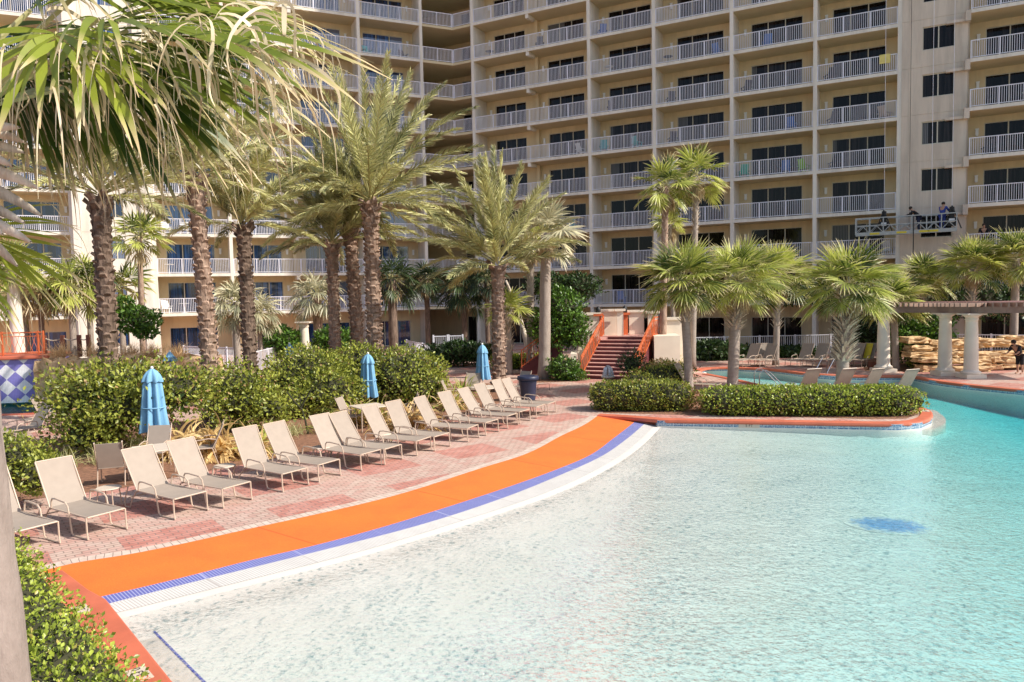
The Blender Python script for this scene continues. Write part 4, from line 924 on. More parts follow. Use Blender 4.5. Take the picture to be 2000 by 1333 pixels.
# leaning dead trunk
t = empty('dead_palm', tuple(G(1036, 710))); tag(t, 'leaning bare dead palm trunk crossing behind the slender palm', 'dead tree')
g = G(1036, 710); q = AT(988, 548, g[1]) - g; plain_trunk(t, trunk_path((0, 0, -.05), q, .35), .20, .06, m_boot)
for lab, x, y, Y, kd, s_, rz_, mt_, by in [
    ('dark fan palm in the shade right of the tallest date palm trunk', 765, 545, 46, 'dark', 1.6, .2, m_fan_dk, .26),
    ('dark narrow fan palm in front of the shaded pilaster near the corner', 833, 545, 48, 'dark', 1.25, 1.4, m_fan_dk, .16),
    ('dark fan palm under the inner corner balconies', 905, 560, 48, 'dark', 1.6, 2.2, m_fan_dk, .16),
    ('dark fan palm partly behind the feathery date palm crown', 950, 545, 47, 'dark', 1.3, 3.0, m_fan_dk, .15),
    ('pale sunlit fan palm with broad trunk left of the thinnest date palm', 618, 575, 45, 'dark', 1.5, 3.6, m_fan_grey, .26),
    ('silvery fan palm beside the almost black trunk, left one of two', 458, 590, 40, 'dark', 1.35, 4.4, m_fan_grey, .18),
    ('silvery fan palm right of the almost black trunk', 505, 610, 41, 'dark', 1.2, 5.1, m_fan_grey, .10),
    ('bright green fan palm on a reddish trunk against the white end block', 272, 462, 38, 'small', 1.75, 5.9, m_fan, .13),
    ('fan palm behind the far left trunk with yellow green leaves', 235, 560, 40, 'small', 1.9, .8, m_fan, .14),
    ('fan palm of the left group, farthest right of its pale trunks', 172, 545, 36, 'dark', 1.35, 1.9, m_fan, .13),
    ('fan palm of the left group with the middle pale trunk', 138, 555, 35, 'dark', 1.35, 2.7, m_fan, .14),
    ('fan palm of the left group with a thin brown trunk', 78, 575, 35, 'dark', 1.1, 3.8, m_fan_dry, .12),
    ('fan palm of the left group with the thinnest pale trunk', 48, 580, 36, 'dark', 1.2, 4.7, m_fan, .12)]:
    fan_palm('fan_palm', lab, (x + (4 if x > 700 else 6), 690), (x, y), Y, kd, s_, rz_, by * 1.1, by, mt_, group='background fan palms', mt=(m_datetrunk_shade if mt_ is m_fan_dk else (m_datetrunk if x in (618, 272, 78) else m_sabaltrunk)))
fan_palm('cabbage_palm', 'stout white trunk at far left behind the coral railing', (38, 690), (22, 520), 33.2, 'sabal2', .7, 1.0, .27, .25, mt=m_white_stucco, z0=1.3)

# foreground palm
def hero():
    Yh = 4.6; g = AT(-8, 1333, Yh); lean = AT(-52, 940, Yh) - AT(-6, 1333, Yh)
    p_lo = AT(-4, 1333, Yh); slope = lean / abs(lean[2]); top = AT(-95, 230, Yh + .1)
    base = p_lo - slope * p_lo[2]; base[2] = 0
    root = empty('cabbage_palm', tuple(base)); tag(root, 'very near cabbage palm filling the upper left corner, grey trunk at the left edge', 'palm tree')
    path = np.array([(0, 0, -.05)] + [tuple((p_lo - base) * k) for k in (.35, .7, 1.0)] + [tuple(AT(-52, 940, Yh) - base), tuple(AT(-80, 600, Yh) - base), tuple(top - base)])
    pd = densify(path, .25); plain_trunk(root, pd, .185, .17, m_herotrunk, seg=28)
    # long grey cut leaf bases near the crown
    rng = rs(5); mb = MB(); rnd = []
    for k, (y0, ang, ln) in enumerate([(420, -.06, .46), (395, .02, .42), (350, -.18, .50), (322, .0, .44), (300, .14, .36), (285, .25, .4), (380, -.5, .3), (440, -.42, .34), (330, .5, .3), (268, .5, .42), (255, .2, .36), (410, .3, .25)]):
        p = AT(-70, y0, Yh - .12 + .05 * (k % 3)) - base; d = norm(np.array([1, -.25 + .3 * rng.rand(), ang * .9 - .12])); sdv = norm(np.cross(d, [0, 0, 1])); nvv = np.cross(sdv, d)
        pts = [p + d * ln * s + np.array([0, 0, -.10 * s * s]) for s in np.linspace(0, 1, 8)]; wv = [.10, .095, .085, .075, .066, .055, .04, .012]
        prev = None
        for j, (c, w_) in enumerate(zip(pts, wv)):
            row = [c + nvv * w_ * .5 * a - sdv * w_ * .35 * (1 - a * a) for a in (-1, -.6, 0, .6, 1)] + [c + nvv * w_ * .5 * a + sdv * .012 for a in (1, 0, -1)]
            n0 = len(mb.v); mb.v += [tuple(v) for v in row]; rnd += [rng.rand() * .3 + .35] * 8
            if prev is not None: mb.f += [(prev + i, prev + (i + 1) % 8, n0 + (i + 1) % 8, n0 + i) for i in range(8)]
            prev = n0
    me = mb.mesh('leaf_boots', True); a = me.attributes.new('rnd', 'FLOAT', 'POINT'); a.data.foreach_set('value', np.array(rnd, np.float32)); obj('leaf_boots', me, m_boot, root)
    acc = Acc(); dry = Acc(); st = MB(); rng = rs(21)
    crown = top - base
    def leaf(hx, hy, Y, tx, ty, tY, Rl, nseg, spread, bend, late, fr, upv=(0, 0, 1), steps=12, strips=True, dryleaf=False, wm=1.0):
        h = AT(hx, hy, Y) - base; tgt = AT(tx, ty, tY) - base; d = norm(tgt - h)
        P, Dn = fan_leaf(dry if dryleaf else acc, h, d, np.array(upv, float), Rl, nseg, spread, bend, late, steps, rng, wm, fused=.42, costa=.5, fr=fr, cup=.35)
        petiole(st, crown + rng.randn(3) * .04, h, .022, .014)
        if strips:      # dry split tips hanging from the segment ends
            pick = np.where(rng.rand(nseg) < .6)[0]; o = P[pick, -3] + rng.randn(len(pick), 3) * .01; d0 = Dn[pick, -3] + rng.randn(len(pick), 3) * .25
            PP, DD = blade_path(o, d0, .18 + .38 * rng.rand(len(pick)), 8, 2.6 + 1.8 * rng.rand(len(pick)), rng, .3)
            Wd = (.004 + .016 * rng.rand(len(pick)))[:, None] * np.linspace(1, .15, 9)[None]
            dry.add(*ribbon(PP, DD, norm(rng.randn(len(pick), 3)), Wd, rng.rand(len(pick))))
    # big right-hand leaf, pushed by the wind, and its neighbours
    leaf(195, 38, 4.55, 520, 70, 4.5, 1.38, 26, 1.25, .30, 1.5, .45, (.1, -.55, 1))
    leaf(170, 50, 4.7, 480, 170, 4.9, 1.30, 24, 1.15, .35, 1.4, .3, (0, -.6, 1))
    leaf(150, 75, 4.8, 380, 230, 5.0, 1.15, 22, 1.0, .45, 1.3, .15, (0, -.7, 1))
    leaf(120, 90, 4.9, 280, 270, 5.1, 1.05, 20, .9, .5, 1.2, .1, (0, -.7, 1))
    leaf(110, 66, 4.3, 20, 150, 4.0, .66, 18, 1.7, .6, 1.0, .75, (0, -.5, 1))
    leaf(125, 66, 4.35, 260, 200, 4.1, .72, 16, 1.4, .5, 1.2, .8, (0, -.4, 1))
    leaf(60, 20, 5.0, 300, -30, 5.2, 1.3, 24, 1.2, .45, 1.2, .55, (0, -.5, 1))
    leaf(20, -30, 4.9, 380, 10, 5.3, 1.5, 26, 1.1, .45, 1.2, .4, (0, -.5, 1))
    leaf(150, -10, 4.8, 500, 20, 5.0, 1.3, 24, .9, .4, 1.4, .35, (0, -.5, 1))
    leaf(250, 60, 4.9, 560, 120, 5.2, 1.1, 20, .9, .5, 1.4, .2, (0, -.6, 1))
    leaf(230, 90, 5.0, 520, 220, 5.3, 1.0, 20, .9, .5, 1.3, .1, (0, -.6, 1))
    leaf(200, 120, 5.1, 430, 280, 5.4, .95, 20, .9, .5, 1.3, .1, (0, -.6, 1))
    leaf(80, 60, 5.1, 260, 120, 5.4, 1.2, 22, 1.2, .5, 1.3, .2, (0, -.6, 1))
    leaf(300, 10, 5.1, 600, 30, 5.4, 1.0, 20, .9, .5, 1.4, .4, (0, -.6, 1))
    leaf(-60, 60, 5.2, -200, 250, 5.3, 1.0, 20, 1.5, 1.0, 1.4, .5, (0, -.5, 1))
    leaf(0, 100, 5.3, 120, 300, 5.5, .85, 22, 1.2, .6, 1.0, .05, (.3, -1, .3))
    leaf(60, 100, 5.4, 200, 330, 5.7, .9, 22, 1.1, .5, 1.0, .05, (.2, -1, .3))
    leaf(-20, 60, 5.3, 60, 180, 5.5, .8, 22, 1.5, .6, 1.0, .1, (.3, -1, .3))
    # lower left leaves
    leaf(-62, 440, 4.9, 120, 560, 4.8, .74, 30, 1.35, .35, .9, .95, (.15, -.8, 1), strips=True, wm=.95)
    leaf(-90, 520, 4.6, 20, 640, 4.5, .48, 24, 1.3, .5, 1.0, .9, (.15, -.8, 1), strips=False)
    # dead fans hanging below the green ones
    for hx, hy, tx, ty, Y, Rl in [(40, 110, 30, 330, 5.4, .72), (95, 110, 110, 350, 5.5, .72), (150, 130, 175, 360, 5.6, .66), (5, 120, -10, 330, 5.3, .66), (220, 165, 255, 330, 5.7, .50), (280, 180, 300, 330, 5.8, .42)]:
        leaf(hx, hy, Y, tx, ty, Y + .05, Rl, 26, .75, .25, .4, .35, (.1, -1, .1), steps=8, strips=False, dryleaf=True, wm=.9)
    # long curled dry strips caught in the crown
    n = 95; xs = rng.rand(n) ** .9 * 560 + 10; ys = 20 + rng.rand(n) * (190 - xs * .12); o = np.array([AT(x, y, 4.2 + .5 * rng.rand()) - base for x, y in zip(xs, ys)])
    d0 = np.c_[rng.randn(n) * .9 + .5, rng.randn(n) * .5, .3 + rng.rand(n) * .7]; PP, DD = blade_path(o, d0, .22 + .5 * rng.rand(n), 14, 2.6 + 2.6 * rng.rand(n), rng, .2)
    PP += np.sin(np.linspace(0, 6, 15))[None, :, None] * rng.randn(n, 1, 3) * .025
    Wd = (.005 + .026 * rng.rand(n) ** 1.6)[:, None] * (np.sin(np.linspace(.25, 3.05, 15)) ** .7)[None]; dry.add(*ribbon(PP, DD, norm(rng.randn(n, 3)), Wd, .2 + .8 * rng.rand(n)))
    c = obj('crown', acc.mesh('crown'), m_hero, root); obj('dry_strips', dry.mesh('dry_strips'), m_hero_dry, c); st.build('leaf_stalks', m_rachis, c)
hero()

# ------------------------------------------------------------------ shrubs, hedges, strap plants, grass
shrub('shrub', 'large loose leafy shrub behind the first umbrella at left', 'shrub', [blob(165, 780, 20.0, 170, 110, 1.2), blob(225, 738, 20.2, 180, 64, 1.2), blob(230, 800, 19.8, 180, 120, 1.2), blob(340, 765, 20.8, 180, 110, 1.2), blob(170, 850, 19.6, 150, 90, .9)], 11500, .115, .065, 31, m_shrub, 'big shrubs behind the loungers', jitter=.26, core=.5, shell=.5)
shrub('shrub', 'leafy shrub right of the pink trunked palm behind the loungers', 'shrub', [blob(465, 755, 23.5, 150, 90, 1.2), blob(475, 790, 23.0, 130, 100, 1.0), blob(530, 800, 22.6, 90, 70, .8)], 4800, .115, .065, 32, m_shrub, 'big shrubs behind the loungers', jitter=.26, core=.5, shell=.5)
shrub('shrub', 'round clipped shrub mound in the middle, left of the second umbrella', 'shrub', [blob(595, 735, 26.8, 170, 115, 1.6), blob(640, 770, 26.0, 150, 100, 1.2), blob(575, 790, 25.2, 90, 70, .7)], 10000, .115, .065, 33, m_shrub, 'big shrubs behind the loungers', jitter=.08)
shrub('shrub', 'round clipped shrub mound right of the second umbrella', 'shrub', [blob(790, 735, 28.2, 170, 115, 1.6), blob(830, 755, 27.8, 90, 90, 1.2), blob(700, 715, 28.8, 130, 90, 1.5), blob(700, 760, 28.0, 100, 100, 1.2)], 11000, .115, .065, 34, m_shrub, 'big shrubs behind the loungers', jitter=.08)
# small multi stem shrub trunk in front of the mound
t = empty('sapling', tuple(G(602, 848))); tag(t, 'thin dark forked sapling stem between shrub and loungers', 'sapling')
g = G(602, 848); mb = MB()
for pts in ([(602, 848), (596, 820), (588, 795), (585, 770)], [(590, 800), (575, 785), (560, 765)], [(588, 795), (600, 775), (612, 755)]): mb.tube([AT(x, y, g[1]) - g for x, y in pts], [.035, .028, .02, .012][:len(pts)], 6)
mb.build('stem', m_twig_core, t)
shrub('hedge', 'low leafy bush at the left edge behind the nearest lounger', 'bush', [blob(20, 905, 14.6, 150, 110, .6), blob(75, 925, 14.4, 80, 80, .5), blob(-60, 900, 14.8, 120, 110, .6)], 5000, .085, .05, 35, m_shrub)
# clipped island hedges
def hedge_blobs(pts, Y_of, r=.55, h=.9): return [(np.array([g[0], g[1], h * .5]), (r, r * .95, h * .52)) for g in pts]
isl_h = [G(x, 811) + [0, .35, 0] for x in range(1425, 1760, 33)]
shrub('hedge', 'long clipped hedge with light yellow green tops along the island edge', 'hedge', hedge_blobs(isl_h, None, .84, .86), 19000, .085, .05, 41, m_hedge, power=3.2, jitter=.04, core=.85)
isl_h2 = [G(x, 803) + [0, .35, 0] for x in range(1195, 1335, 30)]
shrub('hedge', 'shaded dark clipped hedge at the left end of the island', 'hedge', hedge_blobs(isl_h2, None, .72, .95), 9000, .085, .05, 42, m_shrub, power=3.0, jitter=.05, core=.85)
shrub('shrub', 'reddish twiggy low bush between the two island hedges', 'bush', [(G(1370, 805) + [0, .5, .25], (.75, .5, .38)), (G(1340, 800) + [0, .5, .35], (.4, .5, .42))], 2200, .08, .04, 43, leafmat('reddish_leaf', (.12, .07, .03), (.40, .25, .10)), jitter=.2, core=0)
shrub('shrub', 'sunlit bushy planting around the back of the island below the stairs', 'shrub', [blob(1290, 740, 30, 110, 50, .8), blob(1245, 752, 29, 70, 50, .7), blob(1310, 731, 31.5, 90, 46, 1.3)], 5000, .10, .055, 44, m_shrub, jitter=.18, core=.8)
shrub('fan_bush', 'dark spiky palmetto clump below the stair railing', 'shrub', [blob(1235, 712, 31.5, 60, 50, .5)], 500, .2, .05, 45, m_bush_dk, core=.5, shell=.6)
shrub('shrub', 'straw coloured dead foliage mound right of the palmetto clump', 'shrub', [blob(1290, 722, 31.8, 80, 32, .5)], 1600, .14, .04, 46, m_fern, jitter=.2, core=.6)
near_pts = []
for s in np.linspace(0, 1, 13): a = win[0, :2] * (1 - s) + near[-2] * s; near_pts.append(a)
o0, o1 = oin[0, :2], near[-2]; dN = norm(o1 - o0); nN = np.array([dN[1], -dN[0]])
nb = [(np.array([*(o0 + dN * s + nN * 1.28), .42]), (.62, .62, .46)) for s in np.arange(-.9, 7.2, .5)]
nb += [(np.array([*(o0 + dN * s + nN * 2.05), .42]), (.62, .62, .46)) for s in np.arange(-.4, 7.2, .5)]
shrub('hedge', 'near clipped hedge of small glossy leaves beside the coral coping at lower left', 'hedge', nb, 46000, .05, .032, 51, m_hedge, power=4.0, jitter=.05, core=.86, shell=.22)
shrub('bush', 'tall glossy green bush left of the stairs', 'bush', [blob(1095, 610, 38, 90, 90, 1.2), blob(1075, 640, 38, 80, 90, 1.1), blob(1120, 645, 38, 60, 70, 1.0), blob(1095, 585, 38.4, 60, 50, .8)], 7000, .16, .09, 52, m_bush, jitter=.15)
shrub('bush', 'low green bush at the foot of the stairs', 'bush', [blob(1100, 722, 35, 60, 50, .7), blob(1125, 735, 34.8, 40, 30, .5)], 2200, .12, .07, 53, m_bush, jitter=.15)
shrub('bush', 'tall glossy bush between the first and second pergola columns', 'bush', [blob(1800, 645, 38.5, 110, 90, 1.2), blob(1780, 670, 38, 90, 80, 1.0), blob(1825, 680, 38.2, 60, 80, 1.0)], 7500, .16, .09, 54, m_bush, jitter=.14)
shrub('bush', 'low clipped bush before the tall glossy pergola bush', 'bush', [blob(1808, 710, 37, 70, 30, .5)], 1500, .10, .06, 55, m_shrub)
shrub('bush', 'round bush beside the cream column of the left wing', 'bush', [blob(552, 668, 44, 74, 56, 1.2)], 3000, .17, .10, 56, m_bush, 'round bushes before the left wing')
shrub('bush', 'round bush behind the thinnest date palm', 'bush', [blob(650, 668, 42, 72, 56, 1.2)], 3000, .17, .10, 57, m_bush, 'round bushes before the left wing')
shrub('bush', 'loose small tree crown against the white end block', 'tree', [blob(265, 625, 34, 85, 50, .9), blob(240, 600, 34, 40, 40, .6), blob(285, 650, 34, 40, 26, .5)], 3000, .16, .09, 58, m_bush, core=.4)
shrub('hedge', 'low clipped hedge behind the feathery date palm trunk', 'hedge', [(G(x, 722) + [0, .3, .4], (.75, .5, .42)) for x in (985, 1005, 1025, 1045)], 3500, .12, .07, 59, m_hedge, power=3.0)
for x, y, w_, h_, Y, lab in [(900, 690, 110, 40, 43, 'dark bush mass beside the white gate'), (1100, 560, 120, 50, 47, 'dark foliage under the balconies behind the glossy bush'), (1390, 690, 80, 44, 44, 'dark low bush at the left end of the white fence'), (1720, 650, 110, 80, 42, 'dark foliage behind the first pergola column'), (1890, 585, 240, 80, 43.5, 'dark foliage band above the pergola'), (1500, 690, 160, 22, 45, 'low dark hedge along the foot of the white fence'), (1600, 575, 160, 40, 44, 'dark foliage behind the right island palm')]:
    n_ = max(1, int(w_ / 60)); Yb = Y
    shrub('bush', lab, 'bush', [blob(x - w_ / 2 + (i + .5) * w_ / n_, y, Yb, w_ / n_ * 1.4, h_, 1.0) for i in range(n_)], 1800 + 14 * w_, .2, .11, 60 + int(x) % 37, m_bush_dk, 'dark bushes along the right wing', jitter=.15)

def strap_plant(name, label, cat, g, n, L, Wd, m, seed, lo=20, hi=80, bend=1.6, spread=.15, group=None, m2=None, n2=0):
    rng = rs(seed); root = empty(name, tuple(g)); tag(root, label, cat, group)
    def grow(n, lo, hi, bend, L):
        az = rng.rand(n) * 6.283; el = np.radians(lo + (hi - lo) * rng.rand(n)); o = np.c_[rng.randn(n) * spread, rng.randn(n) * spread, np.zeros(n)]
        d0 = np.c_[np.cos(el) * np.cos(az), np.cos(el) * np.sin(az), np.sin(el)]; P, Dn = blade_path(o, d0, L * (.6 + .5 * rng.rand(n)), 7, bend * (1 + .3 * rng.randn(n)), rng, .6)
        P[..., 2] = np.maximum(P[..., 2], .01); W = Wd * np.sin(np.linspace(.5, 3.08, 8))[None] * (.7 + .6 * rng.rand(n, 1)); acc = Acc(); acc.add(*ribbon(P, Dn, norm(np.cross(d0, [0, 0, 1]) + rng.randn(n, 3) * .3), W, rng.rand(n))); return acc
    obj('leaves', grow(n, lo, hi, bend, L).mesh('leaves'), m, root)
    if m2: obj('dead_leaves', grow(n2, 30, 85, bend * 1.7, L * .95).mesh('dead_leaves'), m2, root)
    return root
k = 0
for x, y, L_, lab, kind in [(360, 893, .85, 'straw coloured drooping clump behind the fourth lounger', 'd'), (425, 893, .9, 'straw coloured clump at the foot of the pink trunked palm', 'd'), (470, 840, .95, 'bright green strap leaved clump behind the fifth lounger', 'g'), (500, 890, .85, 'straw clump with green blades left of the sapling', 'b'), (690, 830, .95, 'clump with brown drooping leaves around the second umbrella', 'b'), (745, 828, .8, 'yellow green clump right of the second umbrella pole', 'b'),
                         (800, 845, .95, 'large straw coloured clump below the right shrub mound', 'd'), (905, 780, .9, 'green strap leaved clump left of the third umbrella', 'g'), (880, 800, .8, 'brown and green clump behind the far loungers', 'b'), (1080, 705, .9, 'small spiky green plant at the foot of the glossy bush', 'g'), (1330, 700, 1.2, 'tall bright green blades behind the left island trunk', 'g'), (938, 700, .8, 'dim green blades beside the white gate', 'g'), (1310, 725, .9, 'grassy clump by the stair wall', 'g')]:
    k += 1; g = G(x, y)
    L_ *= 1.25
    if kind == 'g': strap_plant('lily_plant', lab, 'plant', g, 75, L_, .055, m_grass, 100 + k, 35, 85, 1.1, .12, 'strap leaved clumps')
    elif kind == 'd': strap_plant('lily_plant', lab, 'plant', g, 190, L_ * 1.15, .075, m_fern, 100 + k, 30, 85, 2.1, .16, 'strap leaved clumps')
    else: strap_plant('lily_plant', lab, 'plant', g, 40, L_, .055, m_grass, 100 + k, 35, 85, 1.2, .12, 'strap leaved clumps', m_fern, 110)
for i, (x, y, L_, lab) in enumerate([(120, 915, .55, 'pale green grass clump left of the facing chair'), (200, 905, .6, 'grass clump behind the facing chair'), (270, 880, .55, 'grass clump just left of the first umbrella pole'), (545, 860, .6, 'pale dry grass clump left of the sapling'), (635, 845, .7, 'green grass clump right of the sapling'), (660, 832, .6, 'grass clump behind the sixth and seventh loungers'), (30, 880, .5, 'grass clump above the bush at the left edge'), (575, 850, .45, 'small dry grass tuft behind the sapling')]):
    strap_plant('grass_clump', lab, 'grass', G(x, y), 150, L_, .014, m_grass_pale if i not in (4, 5) else m_grass, 200 + i, 45, 88, 1.0, .16, 'grass clumps in the planting bed')
for i, (x, lab) in enumerate([(120, 'first'), (185, 'second'), (255, 'third'), (300, 'fourth'), (345, 'fifth')]):
    strap_plant('ornamental_grass', f'{lab} tan rounded ornamental grass tuft from the left on the rock ledge', 'grass', AT(x, 697, 31) , 300, .75, .012, m_tuft, 300 + i, 30, 88, 1.0, .18, 'tan grass tufts on the rock ledge')

# ------------------------------------------------------------------ pool furniture
def lounger(back=62, arms=True):
    """origin at the middle of the foot end on the ground, +x towards the head"""
    root = empty('sun_lounger'); hz = .38; Ls = 1.26; wd = .64; bl = .90; a = R(back)
    hx, bx_, bz = Ls, Ls + bl * math.cos(a), hz + bl * math.sin(a)
    s = MB(); n = 8
    xs = [(.02 + (Ls - .02) * i / n, hz + .012 - .022 * math.sin(math.pi * i / n)) for i in range(n + 1)]
    pr = [(x, z) for x, z in xs]
    def sheet(mb, prof, w_, th=.008):
        m_ = len(prof); vs = [(x, y, z) for x, z in prof for y in (-w_ / 2, w_ / 2)] + [(x, y, z - th) for x, z in prof for y in (-w_ / 2, w_ / 2)]; o_ = 2 * m_
        fs = []
        for i in range(m_ - 1):
            A = 2 * i; fs += [(A, A + 2, A + 3, A + 1), (o_ + A, o_ + A + 1, o_ + A + 3, o_ + A + 2), (A, o_ + A, o_ + A + 2, A + 2), (A + 1, A + 3, o_ + A + 3, o_ + A + 1)]
        fs += [(0, 1, o_ + 1, o_), (2 * m_ - 2, o_ + 2 * m_ - 2, o_ + 2 * m_ - 1, 2 * m_ - 1)]; mb.add(vs, fs)
    sheet(s, pr, wd - .03); s.build('seat', m_sling, root, smooth=False)
    b = MB(); bp = [(Ls + bl * t * math.cos(a) + .02 * math.sin(math.pi * t) * math.sin(a), hz + .012 + bl * t * math.sin(a) - .02 * math.sin(math.pi * t) * math.cos(a)) for t in np.linspace(.0, 1, 8)]
    sheet(b, bp, wd - .03); b.build('backrest', m_sling, root)
    f = MB()
    for y in (-wd / 2, wd / 2):
        f.tube([(.0, y, hz), (Ls, y, hz)], .015, 6); f.tube([(Ls, y, hz), (bx_, y, bz)], .014, 6)
    f.tube([(.0, -wd / 2, hz), (.0, wd / 2, hz)], .014, 6); f.tube([(Ls, -wd / 2, hz - .02), (Ls, wd / 2, hz - .02)], .014, 6); f.tube([(bx_, -wd / 2, bz), (bx_, wd / 2, bz)], .014, 6)
    f.tube([(Ls + .32, -wd / 2, .2), (Ls + .32, wd / 2, .2)], .012, 6)
    f.build('frame', m_lframe, root)
    for y in (-wd / 2 - .02, wd / 2 + .02):
        lg = MB(); lg.tube([(.01, y, hz + .0), (.0, y, .12), (-.02, y, .02), (.08, y, .014), (.45, y, .014), (.50, y, .05), (.56, y, hz * .9), (.60, y, .50), (.68, y, .56), (1.0, y, .585), (1.12, y, .575), (1.15, y, .53), (1.17, y, .40), (1.2, y, hz)], .016, 6); lg.build('leg', m_lframe, root)
        l2 = MB(); l2.tube([(Ls + .0, y * .97, hz - .01), (Ls + .16, y * .97, .20), (Ls + .26, y * .97, .014), (Ls + .42, y * .97, .014), (Ls + .46, y * .97, .10), (Ls + .30, y * .97, .42)], .013, 6); l2.build('leg', m_lframe, root)
    return root
LG = lounger(60); LG2 = lounger(56); LG3 = lounger(64)
feet = [((28, 1084), (118, 1064)), ((166, 1054), (252, 1036)), ((339, 1015), (407, 999)), ((432, 992), (495, 979)), ((552, 961), (602, 949)), ((620, 941), (667, 931)), ((705, 919), (745, 910)), ((750, 908), (786, 899)), ((812, 891), (844, 882)), ((850, 881), (877, 874)), ((911, 864), (937, 856)), ((950, 851), (972, 845)), ((990, 837), (1012, 832)), ((1015, 828), (1035, 823)), ((1049, 817), (1063, 813)), ((1071, 811), (1084, 807))]
ords = ['nearest', 'second', 'third', 'fourth', 'fifth', 'sixth', 'seventh', 'eighth', 'ninth', 'tenth', 'eleventh', 'twelfth', 'thirteenth', 'fourteenth', 'fifteenth', 'last']
mids = [(G(*a) + G(*b)) / 2 for a, b in feet]; angs = []
for (a, b) in feet:
    wv = G(*b) - G(*a); angs.append(math.atan2(wv[1], wv[0]))
fit = np.polyfit(np.arange(16), angs, 2)
for i, mpt in enumerate(mids):
    o = {0: LG, 2: LG2, 4: LG3}.get(i) or copy_tree((LG, LG, LG2, LG, LG3)[i % 5])
    ang = .45 * angs[i] + .55 * np.polyval(fit, i); o.location = (mpt[0], mpt[1], .001); o.rotation_euler = (0, 0, ang + math.pi / 2 + R(13 - .5 * i + 3.2 * math.sin(i * 2.7)))
    extra = {0: ', cut by the left edge', 15: ', the farthest by the dark bin'}.get(i, '')
    tag(o, f'taupe lounger, {ords[i]} in the row along the orange mat{extra}', 'sun lounger', 'sun loungers in the row along the orange mat')
def put_lounger(x, y, rz, label, group, Yd=None):
    o = copy_tree(LG); g = G(x, y) if Yd is None else AT(x, y, Yd); o.location = (g[0], g[1], .001); o.rotation_euler = (0, 0, rz); tag(o, label, 'sun lounger', group); return o
for i, x in enumerate([1462, 1495, 1530, 1567, 1598, 1628, 1668, 1692]):
    put_lounger(x - 22, 718, R(38 if i != 2 else 88), f'lounger by the white fence, {["first", "second", "third, turned to face the pool", "fourth", "fifth", "sixth", "seventh, half behind the pale trunk", "eighth, with a yellow towel"][i]} from the left', 'loungers by the white fence')
mb = MB(); mb.box((1.36, 0, .72), (.9, .35, .02), (math.cos(R(64)), 0, math.sin(R(64))), (0, 1, 0), (-math.sin(R(64)), 0, math.cos(R(64)))); tw = mb.build('towel', m_yellow); g = G(1670, 718); tw.location = (g[0], g[1], .03); tw.rotation_euler = (0, 0, R(38)); tag(tw, 'yellow towel over the back of a lounger by the white fence', 'towel')
for i, (x, y, rz_) in enumerate([(1530, 772, -72), (1592, 772, -70), (1640, 773, -66), (1704, 775, -68)]):
    put_lounger(x, y, R(rz_), f'lounger on the island seen over the hedge, {["leftmost", "second", "third, beside the bollard", "rightmost, alone right of the pale trunk"][i]}', 'loungers on the island')
put_lounger(1405, 770, R(150), 'pale lounger in the sun between the two left island trunks', 'loungers on the island')
for i, (x, y, rz_, s_) in enumerate([(925, 708, 20, 'left'), (945, 715, 20, 'right')]): put_lounger(900 + 12 * i, 706 + 6 * i, R(10), f'lounger in the shade near the white gate, the {"farther" if i == 0 else "nearer"} one', 'loungers near the white gate')
for i, (x, y) in enumerate([(-20, 872), (45, 845)]): put_lounger(x, y, R(60), f'lounger by the side pool at the left edge, the {"nearer" if i == 0 else "farther"} one', 'loungers by the side pool')

def side_table():
    root = empty('side_table'); mb = MB(); mb.lathe([(0, .38), (.22, .38), (.235, .395), (.22, .41), (0, .41)], 20); mb.build('table_top', m_tabletop, root)
    for k in range(4):
        a = math.pi / 4 + k * math.pi / 2; lg = MB(); lg.tube([(.19 * math.cos(a), .19 * math.sin(a), .385), (.21 * math.cos(a), .21 * math.sin(a), .2), (.23 * math.cos(a), .23 * math.sin(a), .0)], .012, 5); lg.build('leg', m_lframe, root)
    return root
ST = side_table()
for i, (x, y, lab) in enumerate([(214, 992, 'between the second and third loungers'), (440, 945, 'between the fourth and fifth loungers'), (628, 905, 'between the sixth and seventh loungers'), (748, 877, 'between the eighth and ninth loungers'), (822, 848, 'between the tenth and eleventh loungers'), (925, 812, 'between the thirteenth and fourteenth loungers')]):
    o = ST if i == 0 else copy_tree(ST); g = G(x, y); o.location = (g[0], g[1], .001); tag(o, f'small cream side table {lab}', 'side table', 'side tables among the loungers')
def chair():
    root = empty('patio_chair'); s = MB(); s.box((0, 0, .41), (.5, .48, .015)); s.build('seat', m_sling, root)
    b = MB(); b.box((0, .33, .70), (.5, .60, .012), (1, 0, 0), (0, .34, .94), (0, -.94, .34)); b.build('backrest', m_sling, root)
    for x in (-.27, .27):
        f = MB(); f.tube([(x, -.24, 0), (x, -.22, .42), (x, -.18, .62), (x, .1, .65), (x, .27, .62)], .014, 6); f.build('leg', m_lframe, root)
        f = MB(); f.tube([(x, .30, .0), (x, .18, .40), (x, .30, .64), (x, .46, 1.0), (x, .44, 1.02)], .014, 6); f.tube([(x, -.24, .41), (x, .2, .41)], .014, 6); f.build('leg', m_lframe, root)
    return root
CH = chair(); first = True
